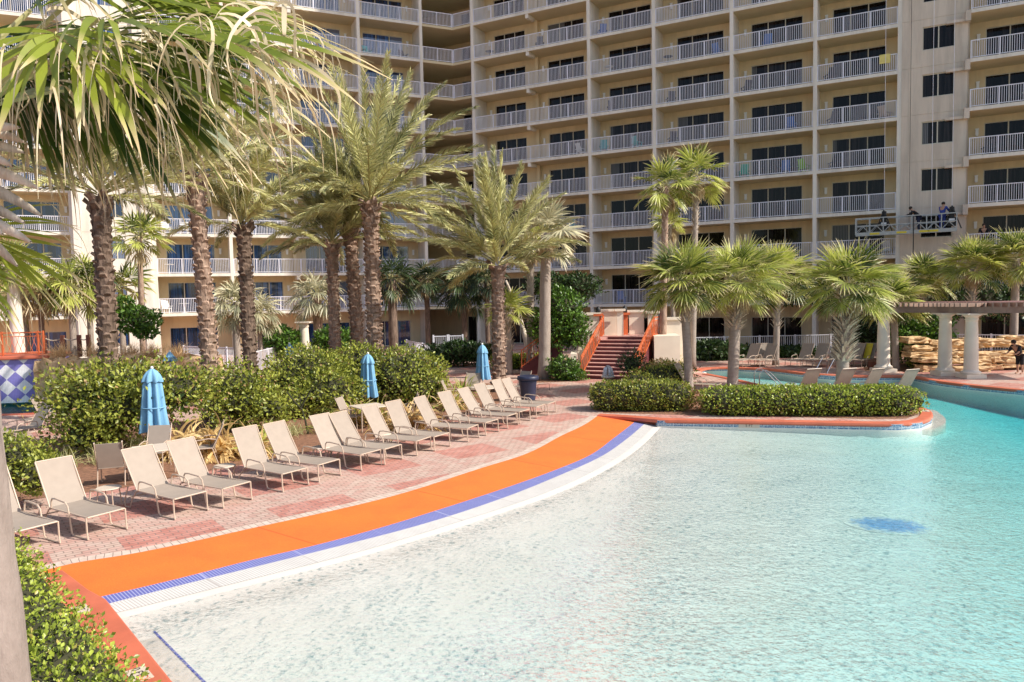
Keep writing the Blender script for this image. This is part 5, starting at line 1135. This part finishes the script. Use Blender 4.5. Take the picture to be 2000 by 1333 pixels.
for x, y, rz_, lab in [(222, 945, 200, 'sideways patio chair left of the table under the first umbrella'), (303, 915, 5, 'patio chair behind the table under the first umbrella'), (402, 905, -70, 'patio chair between the first umbrella and the pink trunked palm'), (690, 838, 80, 'patio chair left of the second umbrella'), (790, 832, -80, 'patio chair right of the second umbrella'), (888, 795, 90, 'patio chair left of the third umbrella'), (925, 780, 0, 'patio chair behind the third umbrella table'), (1015, 775, -40, 'patio chair next to the dark bin'), (100, 835, 100, 'patio chair by the side pool')]:
    o = CH if first else copy_tree(CH); first = False; g = G(x, y); o.location = (g[0], g[1], .001); o.rotation_euler = (0, 0, R(rz_)); tag(o, lab, 'chair', 'patio chairs at the umbrella tables')
def umb_table(x, y, label):
    g = G(x, y); root = empty('patio_table', (g[0], g[1], .001)); tag(root, label, 'table', 'patio tables under the umbrellas')
    mb = MB(); mb.box((0, 0, .71), (.95, .95, .03)); mb.build('table_top', m_tabletop, root, bevel=.02)
    for sx in (-1, 1):
        for sy in (-1, 1): lg = MB(); lg.tube([(sx * .42, sy * .42, .70), (sx * .44, sy * .44, 0)], .018, 6); lg.build('leg', m_lframe, root)
    root.rotation_euler = (0, 0, R(35)); return g
def umbrella(x, ypole, Yd, y0, ytop, label, wpx=None, seed=0, scale=1.0):
    """closed umbrella: pole, gathered canopy with a vent cap"""
    g = AT(x, ypole, Yd); g[2] = 0; zt = AT(x, ytop, Yd)[2]; zb = AT(x, y0, Yd)[2]
    root = empty('closed_umbrella', (g[0], g[1], 0)); tag(root, label, 'umbrella', 'closed blue umbrellas')
    mb = MB(); mb.lathe([(.019, 0), (.019, zt - .05)], 10); mb.build('pole', m_umb_pole, root, smooth=True)
    mb = MB(); mb.lathe([(.0, zt - .05), (.03, zt - .05), (.045, zt - .01), (.03, zt + .03), (0, zt + .04)], 10); mb.build('finial', m_umb_pole, root, smooth=True)
    rng = rs(seed); n = 48; rows = [(zt - .05, .05), (zt - .12, .11), (zt - .25, .15), (zt - .42, .18)]; H = zt - zb
    def cloth(prof, amp0, amp1, name):
        vs = []; m_ = len(prof)
        for j, (z, r) in enumerate(prof):
            am = amp0 + (amp1 - amp0) * j / (m_ - 1)
            for i in range(n):
                th = 2 * math.pi * i / n; f = (.5 + .5 * math.cos(8 * th + .5 * math.sin(j * .5))); rr = r * (1 - am * (1 - f) ** 1.6) * (1 + .08 * math.sin(3 * th + seed * 2.1) + .04 * math.sin(5 * th - seed)); vs.append((rr * math.cos(th + .12 * j / m_), rr * math.sin(th + .12 * j / m_), z + (.02 * math.sin(8 * th) if j == m_ - 1 else 0)))
        mb = MB(); mb.add(vs, [(j * n + i, (j + 1) * n + i, (j + 1) * n + (i + 1) % n, j * n + (i + 1) % n) for j in range(m_ - 1) for i in range(n)]); return mb.build(name, m_umb, root, smooth=True)
    s_ = scale * H / 1.55 * 1.22
    cloth([(zt - .28, .13 * s_), (zt - .45, .185 * s_), (zt - .7 * H, .24 * s_), (zt - .88 * H, .275 * s_), (zb, .30 * s_)], .40, .72, 'canopy')
    mb = MB(); zs_ = zt - .62 * H; mb.tube([(.222 * s_ * math.cos(a), .222 * s_ * math.sin(a), zs_) for a in np.linspace(0, 6.283, 20, endpoint=False)], .018, 5, closed=True); mb.build('tie_strap', m_umb, root, smooth=True)
    cloth([(zt - .03, .03), (zt - .10, .10 * s_), (zt - .20, .16 * s_), (zt - .32, .20 * s_), (zt - .37, .205 * s_)], .1, .30, 'vent_cap')
    return root
umbrella(305, 890, 19.3, 843, 718, 'nearest closed blue umbrella, behind the third lounger', seed=1)
g = G(305, 905); umb_table(310, 935, 'patio table with the nearest closed umbrella through it')
umbrella(722, 802, 26.6, 775, 690, 'closed blue umbrella in front of the tallest date palm', seed=2)
umb_table(722, 838, 'patio table under the umbrella at the tallest date palm')
umbrella(944, 775, 29.6, 741, 672, 'closed blue umbrella left of the feathery date palm', seed=3)
umb_table(950, 795, 'patio table under the umbrella left of the feathery date palm')
umbrella(332, 700, 30, 705, 686, 'top of a closed blue umbrella showing over the left shrub', seed=4, scale=3)
umbrella(567, 720, 32, 730, 671, 'closed blue umbrella mostly hidden by the round shrub mound', seed=5)

# litter bin
g = G(1032, 783); t = empty('litter_bin', tuple(g)); tag(t, 'dark navy tapered litter bin at the end of the lounger row', 'litter bin')
mb = MB(); mb.lathe([(.0, .0), (.26, .0), (.27, .05), (.33, .72), (.36, .80)], 24); mb.build('body', m_bin, t, smooth=True)
mb = MB(); mb.lathe([(.36, .80), (.41, .81), (.42, .88), (.40, .95), (.30, .97), (.18, .90), (0, .90)], 24); mb.build('rim', m_bin, t, smooth=True)
# bollard on the island
g = G(1588, 772); t = empty('bollard', tuple(g)); tag(t, 'square brown timber bollard with pale cap on the island', 'bollard'); mb = MB(); mb.box((0, 0, .42), (.24, .24, .84)); mb.build('post', m_wood, t, bevel=.01); mb = MB(); mb.box((0, 0, .86), (.32, .32, .06)); mb.build('cap', m_nosing, t, bevel=.01)
g = G(1706, 722); t = empty('bollard', tuple(g)); tag(t, 'low brown timber box beside the first pergola column', 'bollard'); mb = MB(); mb.box((0, 0, .2), (.4, .35, .4)); mb.build('post', m_wood, t, bevel=.01)
# pool handrails
def ladder(x, y, rz, label):
    g = G(x, y); root = empty('pool_handrail', tuple(g), rz); tag(root, label, 'handrail', 'steel pool handrails')
    for yy in (-.32, .32):
        mb = MB(); mb.tube([(-1.0, yy, -.5), (-.9, yy, .1), (-.35, yy, .66), (-.2, yy, .74), (-.05, yy, .74), (.05, yy, .66), (.08, yy, .55), (.08, yy, 0)], .022, 8); mb.build('rail', m_steel, root, smooth=True)
ladder(1482, 757, R(180), 'steel handrails at the island edge between the grey trunk and the lounger backs')
ladder(1625, 727, R(35), 'steel handrails on the far side of the pool left of the pale trunk')
# small wire guard on the path
t = empty('hose_guard', tuple(G(1062, 762))); tag(t, 'low thin black wire guard on the brick path', 'guard rail'); mb = MB(); mb.tube([(-.25, 0, 0), (-.25, 0, .25), (.25, 0, .25), (.25, 0, 0)], .012, 5); mb.build('wire', m_black, t)

# ------------------------------------------------------------------ stairs with coral railings
gs = G(1137, 740); ge = G(1228, 738); sx_ = norm(np.array([1.0, .06, 0])); up_dir = norm(np.array([.10, 1.0, 0]))
root = empty('garden_stairs', (gs[0], gs[1], 0)); tag(root, 'flight of maroon steps with coral railings up to a cream walled landing', 'stairs')
Wst = 2.55; nst = 11; rise = .168; run_ = .30; step = MB(); nos = MB(); fup = norm(np.array([.44, .90, 0])); fx = np.array([fup[1], -fup[0], 0])
for k in range(nst):
    c = fx * Wst / 2 + fup * (run_ * (k + .5)); step.box((c[0], c[1], rise * (k + 1) / 2 - .01), (Wst, run_, rise * (k + 1) - .02), fx, fup)
    c = fx * Wst / 2 + fup * (run_ * k + .14); nos.box((c[0], c[1], rise * (k + 1) - .0), (Wst + .02, run_ * 1.0, .04), fx, fup)
step.build('steps', m_step, root); nos.build('treads', m_nosing, root)
zt = rise * nst; c0_ = up_dir * 2.75 + sx_ * 1.0; so_ = np.array([.85, -.35, 0])
land = MB(); c = c0_ + sx_ * 1.35 + up_dir * 1.35; land.box((c[0], c[1], zt / 2 - .012), (3.2, 3.2, zt), sx_, up_dir); land.build('landing', m_nosing, root)
def pillar(mb, x, y, w_, d_, z0, z1, cap=True):
    c = so_ + sx_ * x + up_dir * y; mb.box((c[0], c[1], (z0 + z1) / 2), (w_, d_, z1 - z0), sx_, up_dir)
    if cap: mb.box((c[0], c[1], z1 + .06), (w_ + .22, d_ + .22, .12), sx_, up_dir)
wl = MB(); 
pillar(wl, -.55, 3.6, 1.15, .5, 0, 2.95); pillar(wl, .55, 4.3, 1.1, .4, 0, 3.1); pillar(wl, 1.12, 3.55, .34, .34, zt, 3.12); pillar(wl, 2.05, 4.6, .8, .4, zt, 3.02); pillar(wl, 2.9, 4.4, .5, .5, zt, 2.95)
pillar(wl, 3.35, 2.4, 1.3, 2.2, 0, 1.9, False); pillar(wl, 4.0, 4.0, .9, .9, 0, 2.6)
pillar(wl, -1.3, 2.2, .3, 2.2, 0, 1.15, False); wl.build('wall', m_colstone, root)
for x_, y_ in ((-.02, 3.5), (1.42, 4.4)):
    ps = MB(); pillar(ps, x_, y_, .30, .30, zt - .6, zt + 1.05); c = so_ + sx_ * x_ + up_dir * y_; ps.build('newel_post', m_rust, root)
    ln = MB(); ln.lathe([(.0, 0), (.10, .0), (.13, .06), (.13, .22), (.06, .34), (0, .38)], 10, (c[0], c[1], zt + 1.18)); ln.build('lantern', m_black, root, smooth=True)
def ornate_rail(root, P, Q, h, m, name='railing', pitch=.13):
    """iron railing from P to Q (bottom line): top rail, bottom rail, bellied bars"""
    P, Q = np.array(P, float), np.array(Q, float); L = np.linalg.norm(Q - P); d = (Q - P) / L; hz_ = norm(np.array([d[0], d[1], 0])); nrm = np.array([-hz_[1], hz_[0], 0]); mb = MB(); U = np.array([0, 0, 1.0])
    mb.bar(P + U * h, Q + U * h, .07, .05); mb.bar(P + U * (h - .16), Q + U * (h - .16), .03, .03); mb.bar(P + U * .08, Q + U * .08, .04, .04)
    n = max(2, int(L / pitch))
    for i in range(n + 1):
        b = P + d * L * i / n
        if i % max(1, int(1.3 / pitch)) == 0 or i == n: mb.bar(b, b + U * (h + .06), .06)
        else:
            s_ = 1 if i % 2 else -1; mb.tube([b + U * .08, b + U * .3 + d * .045 * s_, b + U * .55 - d * .045 * s_, b + U * (h - .16)], .011, 4)
            if i % 2: mb.tube([b + U * (h - .16) + d * .0, b + U * (h - .08) + d * pitch * .5, b + U * h], .01, 4)
    return mb.build(name, m, root)
z_ = lambda y: rise * y / run_
for xo in (-.04, 2.60):
    ornate_rail(root, fx * xo + [0, 0, .08], fx * xo + fup * 1.75 + [0, 0, z_(1.75) + .08], .95, m_rust)
    ornate_rail(root, fx * xo + fup * 1.8 + [0, 0, z_(1.8) + .08], fx * xo + fup * 3.35 + [0, 0, zt + .08], .95, m_rust)
ornate_rail(root, fx * 2.60 + fup * 3.4 + [0, 0, zt], fx * 2.6 + fup * 3.4 + sx_ * .6 + up_dir * 1.6 + [0, 0, zt], .95, m_rust)
# second flight going down to the left
st2 = MB(); 
for k in range(9):
    c = sx_ * (-1.15 - .24 * k) + up_dir * 3.0; st2.box((c[0], c[1], (1.75 - .17 * k) / 2), (.26, 1.0, max(.1, 1.75 - .17 * k)), sx_, up_dir)
st2.build('side_steps', m_step, root)
ornate_rail(root, sx_ * -3.1 + up_dir * 2.45 + [0, 0, .35], sx_ * -1.1 + up_dir * 2.45 + [0, 0, 1.75], .9, m_rust)
# little fountain of thin jets above the hedge
g = G(1188, 757); t = empty('fountain', (g[0], g[1], .0)); tag(t, 'small white bubbling fountain jet above the left island hedge', 'fountain'); rng = rs(8)
mb = MB(); mb.lathe([(.12, 0), (.12, .35), (.3, .45), (.3, .5), (0, .5)], 14); mb.build('basin', m_colstone, t)
mb = MB(); zz_ = .5; hh_ = AT(1186, 714, g[1])[2] - zz_
for k in range(46):
    a = rng.rand() * 6.28; r0_ = .12 + .14 * rng.rand(); top_ = hh_ * (.75 + .25 * rng.rand())
    mb.tube([(0, 0, zz_), (r0_ * .3 * math.cos(a), r0_ * .3 * math.sin(a), zz_ + top_), (r0_ * .7 * math.cos(a), r0_ * .7 * math.sin(a), zz_ + top_ * .85), (r0_ * math.cos(a), r0_ * math.sin(a), zz_)], .014, 4)
mb.build('water_jets', plain('white_water', (.85, .85, .88), .3, .02), t, smooth=True)

# ------------------------------------------------------------------ fences, gate, pergola, rock wall
def fence(label, P, Q, h=1.2, base=0.0, name='metal_fence', post=2.2, m=None, gap=.12):
    P, Q = np.array(P, float), np.array(Q, float); L = np.linalg.norm(Q[:2] - P[:2]); root = empty(name, (P[0], P[1], base), math.atan2(Q[1] - P[1], Q[0] - P[0])); tag(root, label, 'fence')
    mb = MB(); mb.box((L / 2, 0, h), (L, .05, .05)); mb.box((L / 2, 0, .12), (L, .04, .04))
    for i in range(1, int(L / gap)): mb.box((i * gap, 0, h / 2 + .06), (.022, .022, h - .14))
    mb.build('panel', m or m_rail, root)
    for i in range(int(L / post) + 1): p_ = MB(); p_.box((i * post, 0, h / 2 + .03), (.09, .09, h + .06)); p_.build('post', m or m_rail, root)
    return root
fence('long white bar fence behind the pool loungers under the right wing', G(1345, 700), G(1700, 692), 1.25)
fence('white bar fence behind the rock wall at the right', G(1845, 700), G(2080, 706), 1.35)
fence('white bar fence below the left wing, right of the second umbrella', G(795, 700), G(845, 716), 1.2)
fence('short white bar fence behind the almost black trunk', G(500, 735), G(560, 715), 1.3)
fence('white bar fence on the left wing terrace behind the pink trunk', G(360, 715), G(478, 722), 1.25)
g = G(848, 716); q = G(905, 714); t = empty('metal_gate', tuple(g), math.atan2(q[1] - g[1], q[0] - g[0])); tag(t, 'tall white bar gate with a notice at the corner of the wings', 'gate'); Lg = np.linalg.norm(q - g)
for k, (a, b) in enumerate(((0, Lg * .48), (Lg * .52, Lg))):
    mb = MB(); mb.box(((a + b) / 2, 0, 1.75), (b - a, .05, .05)); mb.box(((a + b) / 2, 0, .12), (b - a, .05, .05)); mb.box(((a + b) / 2, 0, .9), (b - a, .04, .04))
    for x in np.arange(a + .05, b, .11): mb.box((x, 0, .93), (.024, .024, 1.62))
    for x in (a, b): mb.box((x, 0, .92), (.09, .09, 1.84))
    mb.build('gate_leaf', m_rail, t)
mb = MB(); mb.box((Lg * .72, -.05, 1.35), (.45, .02, .3)); mb.build('notice', m_whitep, t)
# freestanding round column at left wing
def column(x, y, Yd, ztop, r, label, base=True, group='cream round columns'):
    g = AT(x, y, Yd); root = empty('column', (g[0], g[1], 0)); tag(root, label, 'column', group)
    mb = MB(); mb.lathe([(r * 1.5, .0), (r * 1.5, .14)], 4); mb.v = [tuple(v) for v in mb.v]; mb2 = MB(); mb2.box((0, 0, .09), (r * 3.0, r * 3.0, .18)); mb2.build('plinth', m_colstone, root, bevel=.01)
    mb = MB(); mb.lathe([(r * 1.35, .18), (r * 1.4, .24), (r * 1.3, .30), (r * 1.06, .33), (r * 1.0, .40), (r * .95, ztop * .5), (r * .84, ztop - .38), (r * .84, ztop - .32), (r * .95, ztop - .3), (r * .95, ztop - .25), (r * .86, ztop - .23), (r * .9, ztop - .16), (r * 1.25, ztop - .1), (r * 1.35, ztop - .07)], 24); mb.build('shaft', m_colstone, root, smooth=True)
    mb = MB(); mb.box((0, 0, ztop - .035), (r * 2.9, r * 2.9, .07)); mb.build('capital', m_colstone, root, bevel=.008); return g
column(596, 700, 44, 2.75, .30, 'round cream column standing before the left wing ground floor')
cg = [column(1725, 727, 35.6, 2.9, .30, 'round cream pergola column left of the glossy bush'), column(1845, 733, 33.8, 2.85, .29, 'round cream pergola column, left of the close pair by the rocks'), column(1896, 739, 32.6, 2.85, .29, 'round cream pergola column, right of the close pair by the rocks')]
root = empty('pergola', (cg[1][0], cg[1][1], 0)); root.location = (0, 0, 0); tag(root, 'brown timber pergola roof carried on round cream columns over the pool deck', 'pergola')
pb = resample(np.array([cg[0][:2], (cg[1][:2] + cg[0][:2]) / 2 + [.1, .15], cg[1][:2], (cg[2][:2] + cg[1][:2]) / 2, cg[2][:2], cg[2][:2] + [2.5, -1.0], cg[2][:2] + [5.0, -1.6]]), 40)
mb = MB()
dpb = norm(np.gradient(pb, axis=0)); npb = np.c_[-dpb[:, 1], dpb[:, 0]]
for off in (-.22, .22):
    for i in range(len(pb) - 1):
        a, b = pb[i] + npb[i] * off, pb[i + 1] + npb[i + 1] * off; mb.bar((*a, 3.0), (*b, 3.0), .09, .28)
mb.build('beam', m_beam, root)
pd2 = densify(pb, .36); dd2 = norm(np.gradient(pd2, axis=0)); nn2 = np.c_[-dd2[:, 1], dd2[:, 0]]
for i in range(len(pd2)):
    a, b = pd2[i] - nn2[i] * .55, pd2[i] + nn2[i] * 1.9; mb = MB(); mb.bar((*a, 3.22), (*b, 3.22), .06, .16); mb.build('rafter', m_beam, root)
mb = MB()
for off in np.arange(.3, 1.9, .4):
    for i in range(len(pb) - 1): a, b = pb[i] + npb[i] * off, pb[i + 1] + npb[i + 1] * off; mb.bar((*a, 3.33), (*b, 3.33), .05, .04)
mb.build('slats', m_nosing, root)
# stacked rock wall
m_rock = plain('golden_sandstone', (.74, .53, .30), .9, .12, 3.5, 1.0, 14, b=(.36, .20, .09))
def rock(c, size, rng):
    bm = bmesh.new(); bmesh.ops.create_cube(bm, size=1.0); bmesh.ops.subdivide_edges(bm, edges=bm.edges[:], cuts=3, use_grid_fill=True)
    for v in bm.verts:
        p = np.array(v.co); n = norm(p); k = .5 / (np.sum(np.abs(p) ** 9) ** (1 / 9) + 1e-6)
        p = p * k * (1 + .10 * math.sin(p[0] * 9 + c[0]) * math.cos(p[1] * 8 + c[1]) + .09 * rng.randn()); v.co = (p[0] * size[0] + c[0], p[1] * size[1] + c[1], p[2] * size[2] + c[2])
    me = bpy.data.meshes.new('rock'); bm.to_mesh(me); bm.free(); return me
rng = rs(77); root = empty('rock_wall', tuple(G(1930, 725))); g0 = G(1930, 725); tag(root, 'waterfall wall of stacked golden sandstone slabs behind the pergola columns', 'rock wall')
for row in range(5):
    x = -3.6 + rng.rand() * .5
    while x < 4.2:
        L_ = .5 + 1.3 * rng.rand(); me = rock((x + L_ / 2, .22 * row + .55 * rng.rand(), .20 + .30 * row + .05 * rng.randn()), (L_ * .99, .95, .24 + .10 * rng.rand()), rng); obj('rock', me, m_rock, root); x += L_
rng = rs(78); root = empty('rock_ledge', tuple(AT(240, 715, 31.0) * [1, 1, 0])); gl_ = AT(240, 715, 31); tag(root, 'ledge of golden rocks carrying the tan grass tufts above the left shrub', 'rock wall')
x = -3.4
while x < 3.8: L_ = .7 + .9 * rng.rand(); zt_ = AT(240, 697, 31)[2]; obj('rock', rock((x + L_ / 2, .2 * rng.rand(), zt_ / 2 - .05), (L_ * 1.1, 1.2, zt_ * (.95 + .12 * rng.rand())), rng), m_rock, root); x += L_
# raised basin with diamond tiles, coping and coral railing
def diamond_mat():
    N = NT('diamond_tiles'); tc = N.n('ShaderNodeTexCoord'); mp = N.n('ShaderNodeMapping', {'Vector': tc.outputs['Object'], 'Rotation': (0, 0, 0)})
    sp = N.n('ShaderNodeSeparateXYZ', {0: mp}); a = N.n('ShaderNodeMath', {0: sp.outputs[0], 1: sp.outputs[2]}, operation='ADD'); b = N.n('ShaderNodeMath', {0: sp.outputs[0], 1: sp.outputs[2]}, operation='SUBTRACT')
    cv = N.n('ShaderNodeCombineXYZ', {0: a, 1: b}); ck = N.n('ShaderNodeTexChecker', {'Vector': cv, 'Color1': (.24, .22, .58, 1), 'Color2': (.86, .86, .88, 1), 'Scale': 1.55})
    bt = N.n('ShaderNodeTexBrick', {'Vector': N.n('ShaderNodeCombineXYZ', {0: sp.outputs[0], 1: sp.outputs[2]}), 'Color1': (1, 1, 1, 1), 'Color2': (.93, .93, .93, 1), 'Mortar': (.72, .72, .76, 1), 'Scale': 1, 'Brick Width': .06, 'Row Height': .06, 'Mortar Size': .006}, offset=0)
    c = mix(N, 1.0, ck.outputs[0], bt.outputs[0], 'MULTIPLY'); N.set(N.o, 0, N.n('ShaderNodeBsdfPrincipled', {'Base Color': c, 'Roughness': .3})); return N.m
pA, pB = AT(-220, 772, 29.5), AT(95, 768, 31.0); zt_ = AT(90, 697, 31)[2]; vv = norm(np.array([*(pB - pA)[:2], 0])); nb_ = np.array([-vv[1], vv[0], 0]); Lw = np.linalg.norm((pB - pA)[:2])
root = empty('raised_basin', (pA[0], pA[1], 0), math.atan2(vv[1], vv[0])); tag(root, 'raised pool wall faced with purple and white diamond tiles at the left edge', 'pool wall')
mb = MB(); mb.box((Lw / 2, 1.5, zt_ / 2 - .04), (Lw, 3.0, zt_ - .08)); mb.build('tiled_wall', diamond_mat(), root)
mb = MB(); mb.box((Lw / 2, 1.45, zt_), (Lw + .2, 3.2, .14)); mb.build('coping', m_coral, root, bevel=.03)
rr_ = empty('coral_railing', (pA[0], pA[1], 0)); tag(rr_, 'coral iron railing with wavy bars on top of the diamond tiled wall', 'railing'); rr_.location = (0, 0, 0)
p0 = pA + nb_ * .4; p1 = pB - vv * .2 + nb_ * .4; p0[2] = p1[2] = zt_ + .07; ornate_rail(rr_, p0, p1, .95, m_rust, pitch=.10)
# rope fence
t = empty('rope_fence', tuple(AT(150, 690, 32) * [1, 1, 0])); g = AT(150, 690, 32); tag(t, 'rope fence on brown timber posts beside the coral railing', 'fence'); ps = []
zb_ = AT(150, 692, 32)[2]
for x in (88, 124, 156, 174):
    q = AT(x, 690, 32) - g; mb = MB(); mb.box((q[0], q[1], zb_ + .35), (.14, .14, .95)); mb.build('post', m_wood, t); ps.append(q)
mb = MB()
for a, b in zip(ps[:-1], ps[1:]):
    for z0_ in (.72, .25): mb.tube([(*((a * (1 - s) + b * s)[:2]), zb_ + z0_ - .12 * math.sin(math.pi * s)) for s in np.linspace(0, 1, 7)], .025, 5)
mb.build('rope', m_boot, t)

# ------------------------------------------------------------------ hanging work platform on the tower
pa, pb_ = AT(1672, 462, WR.p(30.5, 1.2, 0)[1]), AT(1868, 450, WR.p(36.2, 1.3, 0)[1])
zf = (pa[2] + pb_[2]) / 2; dv = norm(np.array([*(pb_ - pa)[:2], 0])); Lp = np.linalg.norm((pb_ - pa)[:2]); root = empty('work_platform', (pa[0], pa[1], zf), math.atan2(dv[1], dv[0]))
tag(root, 'suspended aluminium work platform with yellow striped edge hanging before the tower', 'work platform')
mb = MB(); mb.box((Lp / 2, 0, 0), (Lp, .7, .06)); mb.box((Lp / 2, -.36, .05), (Lp, .03, .22)); mb.build('deck', m_alu, root)
for x in (1.1, 2.6, 4.3, Lp - 1.7): mb = MB(); mb.box((x, -.385, .05), (.55, .02, .12)); mb.build('yellow_marking', m_yellow, root)
mb = MB()
for yy in (-.35, .35):
    mb.box((Lp / 2, yy, 1.05), (Lp, .05, .06)); mb.box((Lp / 2, yy, .58), (Lp, .05, .05))
    n = 7
    for i in range(n + 1): mb.box((Lp * i / n, yy, .55), (.06, .06, 1.05))
    for i in range(n):
        a, b = Lp * i / n, Lp * (i + 1) / n; mb.bar((a, yy, .12), ((a + b) / 2, yy, .56), .035); mb.bar(((a + b) / 2, yy, .56), (b, yy, .12), .035)
mb.build('guard_rails', m_alu, root)
for x in (1.6, Lp - .25):
    h_ = MB(); h_.box((x, 0, .55), (.5, .42, .5)); h_.box((x, 0, 1.0), (.3, .3, .4)); h_.lathe([(.14, 1.2), (.14, 1.45)], 10, (x, 0, 0)); h_.bar((x - .5, -.3, .1), (x, -.3, 1.5), .06); h_.bar((x + .5, -.3, .1), (x, -.3, 1.5), .06); h_.build('hoist', m_black, root, bevel=.02)
    h_ = MB(); h_.box((x, -.24, .62), (.3, .08, .22)); h_.build('control_box', m_whitep, root)
for x in (1.6, 3.0, 4.2, Lp - .25): c_ = MB(); c_.tube([(x, 0, 1.4 if x in (1.6, Lp - .25) else .0), (x, 0, 24)], .012, 4); c_.build('cable', m_rail if x != 3.0 else m_black, root)
c_ = MB(); c_.tube([(3.25, -.4, 1.0), (3.25, -.42, -5.5)], .03, 5); c_.build('power_cable', m_black, root)

# ------------------------------------------------------------------ people
m_skin = plain('skin', (.48, .27, .18), .6, .05); m_dark_cloth = plain('black_cloth', (.015, .015, .02), .8, .2, 10); m_blue_cloth = plain('blue_cloth', (.04, .07, .32), .8, .15, 10); m_hair = plain('dark_hair', (.03, .02, .015), .7); m_jean = plain('navy_trousers', (.02, .025, .06), .8, .2)
def skin_mesh(name, pts, edges, rad, m, parent, sub=2):
    me = bpy.data.meshes.new(name); me.from_pydata([tuple(p) for p in pts], edges, []); o = obj(name, me, m, parent); md = o.modifiers.new('skin', 'SKIN'); md.use_smooth_shade = True
    for i, r in enumerate(rad): v = me.skin_vertices[0].data[i]; v.radius = (r, r) if np.isscalar(r) else r; v.use_root = (i == 0)
    s = o.modifiers.new('sub', 'SUBSURF'); s.levels = sub; s.render_levels = sub; return o
def person(loc, rz, label, shirt, trousers, hipz=.92, lean=0.0, armf=(.6, .3), sit=False, scale=1.0, bare=False):
    """standing or sitting figure facing -y; lean bends the trunk forward"""
    root = empty('person', loc, rz); root.scale = (scale,) * 3; tag(root, label, 'person')
    h = np.array([0, 0, hipz]); c_, s_ = math.cos(lean), math.sin(lean); T = lambda x, y, z: h + np.array([x, -z * s_ + y * c_, z * c_ + y * s_])
    J = dict(hip=h, belly=T(0, 0, .2), chest=T(0, 0, .40), neck=T(0, 0, .56), chin=T(0, -.01, .62), head=T(0, -.015, .70), crown=T(0, 0, .80), nose=T(0, -.115, .685))
    for sgn, nm in ((-1, 'l'), (1, 'r')):
        J[nm + 'sh'] = T(sgn * .19, 0, .50); el = J[nm + 'sh'] + np.array([sgn * .06, -.28 * armf[0], -.28 * (1 - armf[0] * .4)]) ; J[nm + 'el'] = el
        J[nm + 'wr'] = el + np.array([-sgn * .02, -.25 * (armf[1] + .4), .12 * armf[1] - .1 * (1 - armf[1])]); J[nm + 'hd'] = J[nm + 'wr'] + np.array([0, -.07, .0])
        for f in range(5): J[nm + f'f{f}'] = J[nm + 'hd'] + np.array([sgn * (.016 * (f - 2)) if f else -sgn * .045, -.07 if f else -.02, -.02])
        J[nm + 'th'] = h + np.array([sgn * .10, 0, -.04])
        if sit: J[nm + 'kn'] = h + np.array([sgn * .14, -.42, -.03]); J[nm + 'an'] = J[nm + 'kn'] + np.array([0, -.05, -.42])
        else: J[nm + 'kn'] = h + np.array([sgn * .11, -.03, -.46]); J[nm + 'an'] = np.array([sgn * .12, .02, .08])
        J[nm + 'toe'] = J[nm + 'an'] + np.array([0, -.16, -.05])
    ks = list(J); ix = {k: i for i, k in enumerate(ks)}
    E = [('hip', 'belly'), ('belly', 'chest'), ('chest', 'neck'), ('neck', 'chin'), ('chin', 'head'), ('head', 'crown'), ('head', 'nose')]
    for n_ in 'lr': E += [('chest', n_ + 'sh'), (n_ + 'sh', n_ + 'el'), (n_ + 'el', n_ + 'wr'), (n_ + 'wr', n_ + 'hd'), ('hip', n_ + 'th'), (n_ + 'th', n_ + 'kn'), (n_ + 'kn', n_ + 'an'), (n_ + 'an', n_ + 'toe')] + [(n_ + 'hd', n_ + f'f{f}') for f in range(5)]
    rad = dict(hip=.13, belly=.12, chest=.14, neck=.055, chin=.07, head=.095, crown=.07, nose=.02)
    for n_ in 'lr': rad.update({n_ + 'sh': .062, n_ + 'el': .043, n_ + 'wr': .03, n_ + 'hd': .035, n_ + 'th': .09, n_ + 'kn': .058, n_ + 'an': .04, n_ + 'toe': .035}); rad.update({n_ + f'f{f}': .009 for f in range(5)})
    skin_mesh('body', [J[k] for k in ks], [(ix[a], ix[b]) for a, b in E], [rad[k] for k in ks], m_skin, root)
    def garment(name, sub, m, gro):
        kk = [k for k in ks if k in sub]; jx = {k: i for i, k in enumerate(kk)}; ee = [(jx[a], jx[b]) for a, b in E if a in jx and b in jx]; skin_mesh(name, [J[k] for k in kk], ee, [rad[k] + gro for k in kk], m, root)
    garment('shirt', ['hip', 'belly', 'chest', 'lsh', 'rsh', 'lel', 'rel'] + ([] if bare else ['lwr', 'rwr']), shirt, .018)
    garment('trousers', ['hip', 'lth', 'rth', 'lkn', 'rkn'] + ([] if bare else ['lan', 'ran']), trousers, .02)
    hr = MB(); hr.lathe([(.0, -.02), (.095, -.02), (.108, .04), (.095, .10), (.055, .135), (0, .14)], 14); o = hr.build('hair', m_hair, root, smooth=True); o.location = tuple(T(0, .02, .70)); o.rotation_euler = (lean, 0, 0)
    return root
wq = lambda x, dy=0: root_pl + dv * x + np.array([-dv[1], dv[0], 0]) * dy
root_pl = np.array([pa[0], pa[1], zf + .04])
person(tuple(wq(Lp - 2.0, -.05)), math.atan2(dv[1], dv[0]) + R(-95), 'worker in black leaning forward on the hanging platform', m_dark_cloth, m_jean, .92, .7)
person(tuple(wq(Lp - .75, -.0)), math.atan2(dv[1], dv[0]) + R(150), 'worker in blue at the right end of the hanging platform', m_blue_cloth, m_blue_cloth, .92, .15)
person(tuple(WQ.p(1.0, -.7, SLAB(2) + .0)), WQ.rz(), 'person in black on the balcony right of the hanging platform', m_dark_cloth, m_dark_cloth, .92, .35)
g = G(1992, 731); person((g[0], g[1], 0.0), R(-75), 'person in black shorts and shirt bending at the right edge by the rocks', m_dark_cloth, m_dark_cloth, .86, .6, (.35, .1), bare=True)
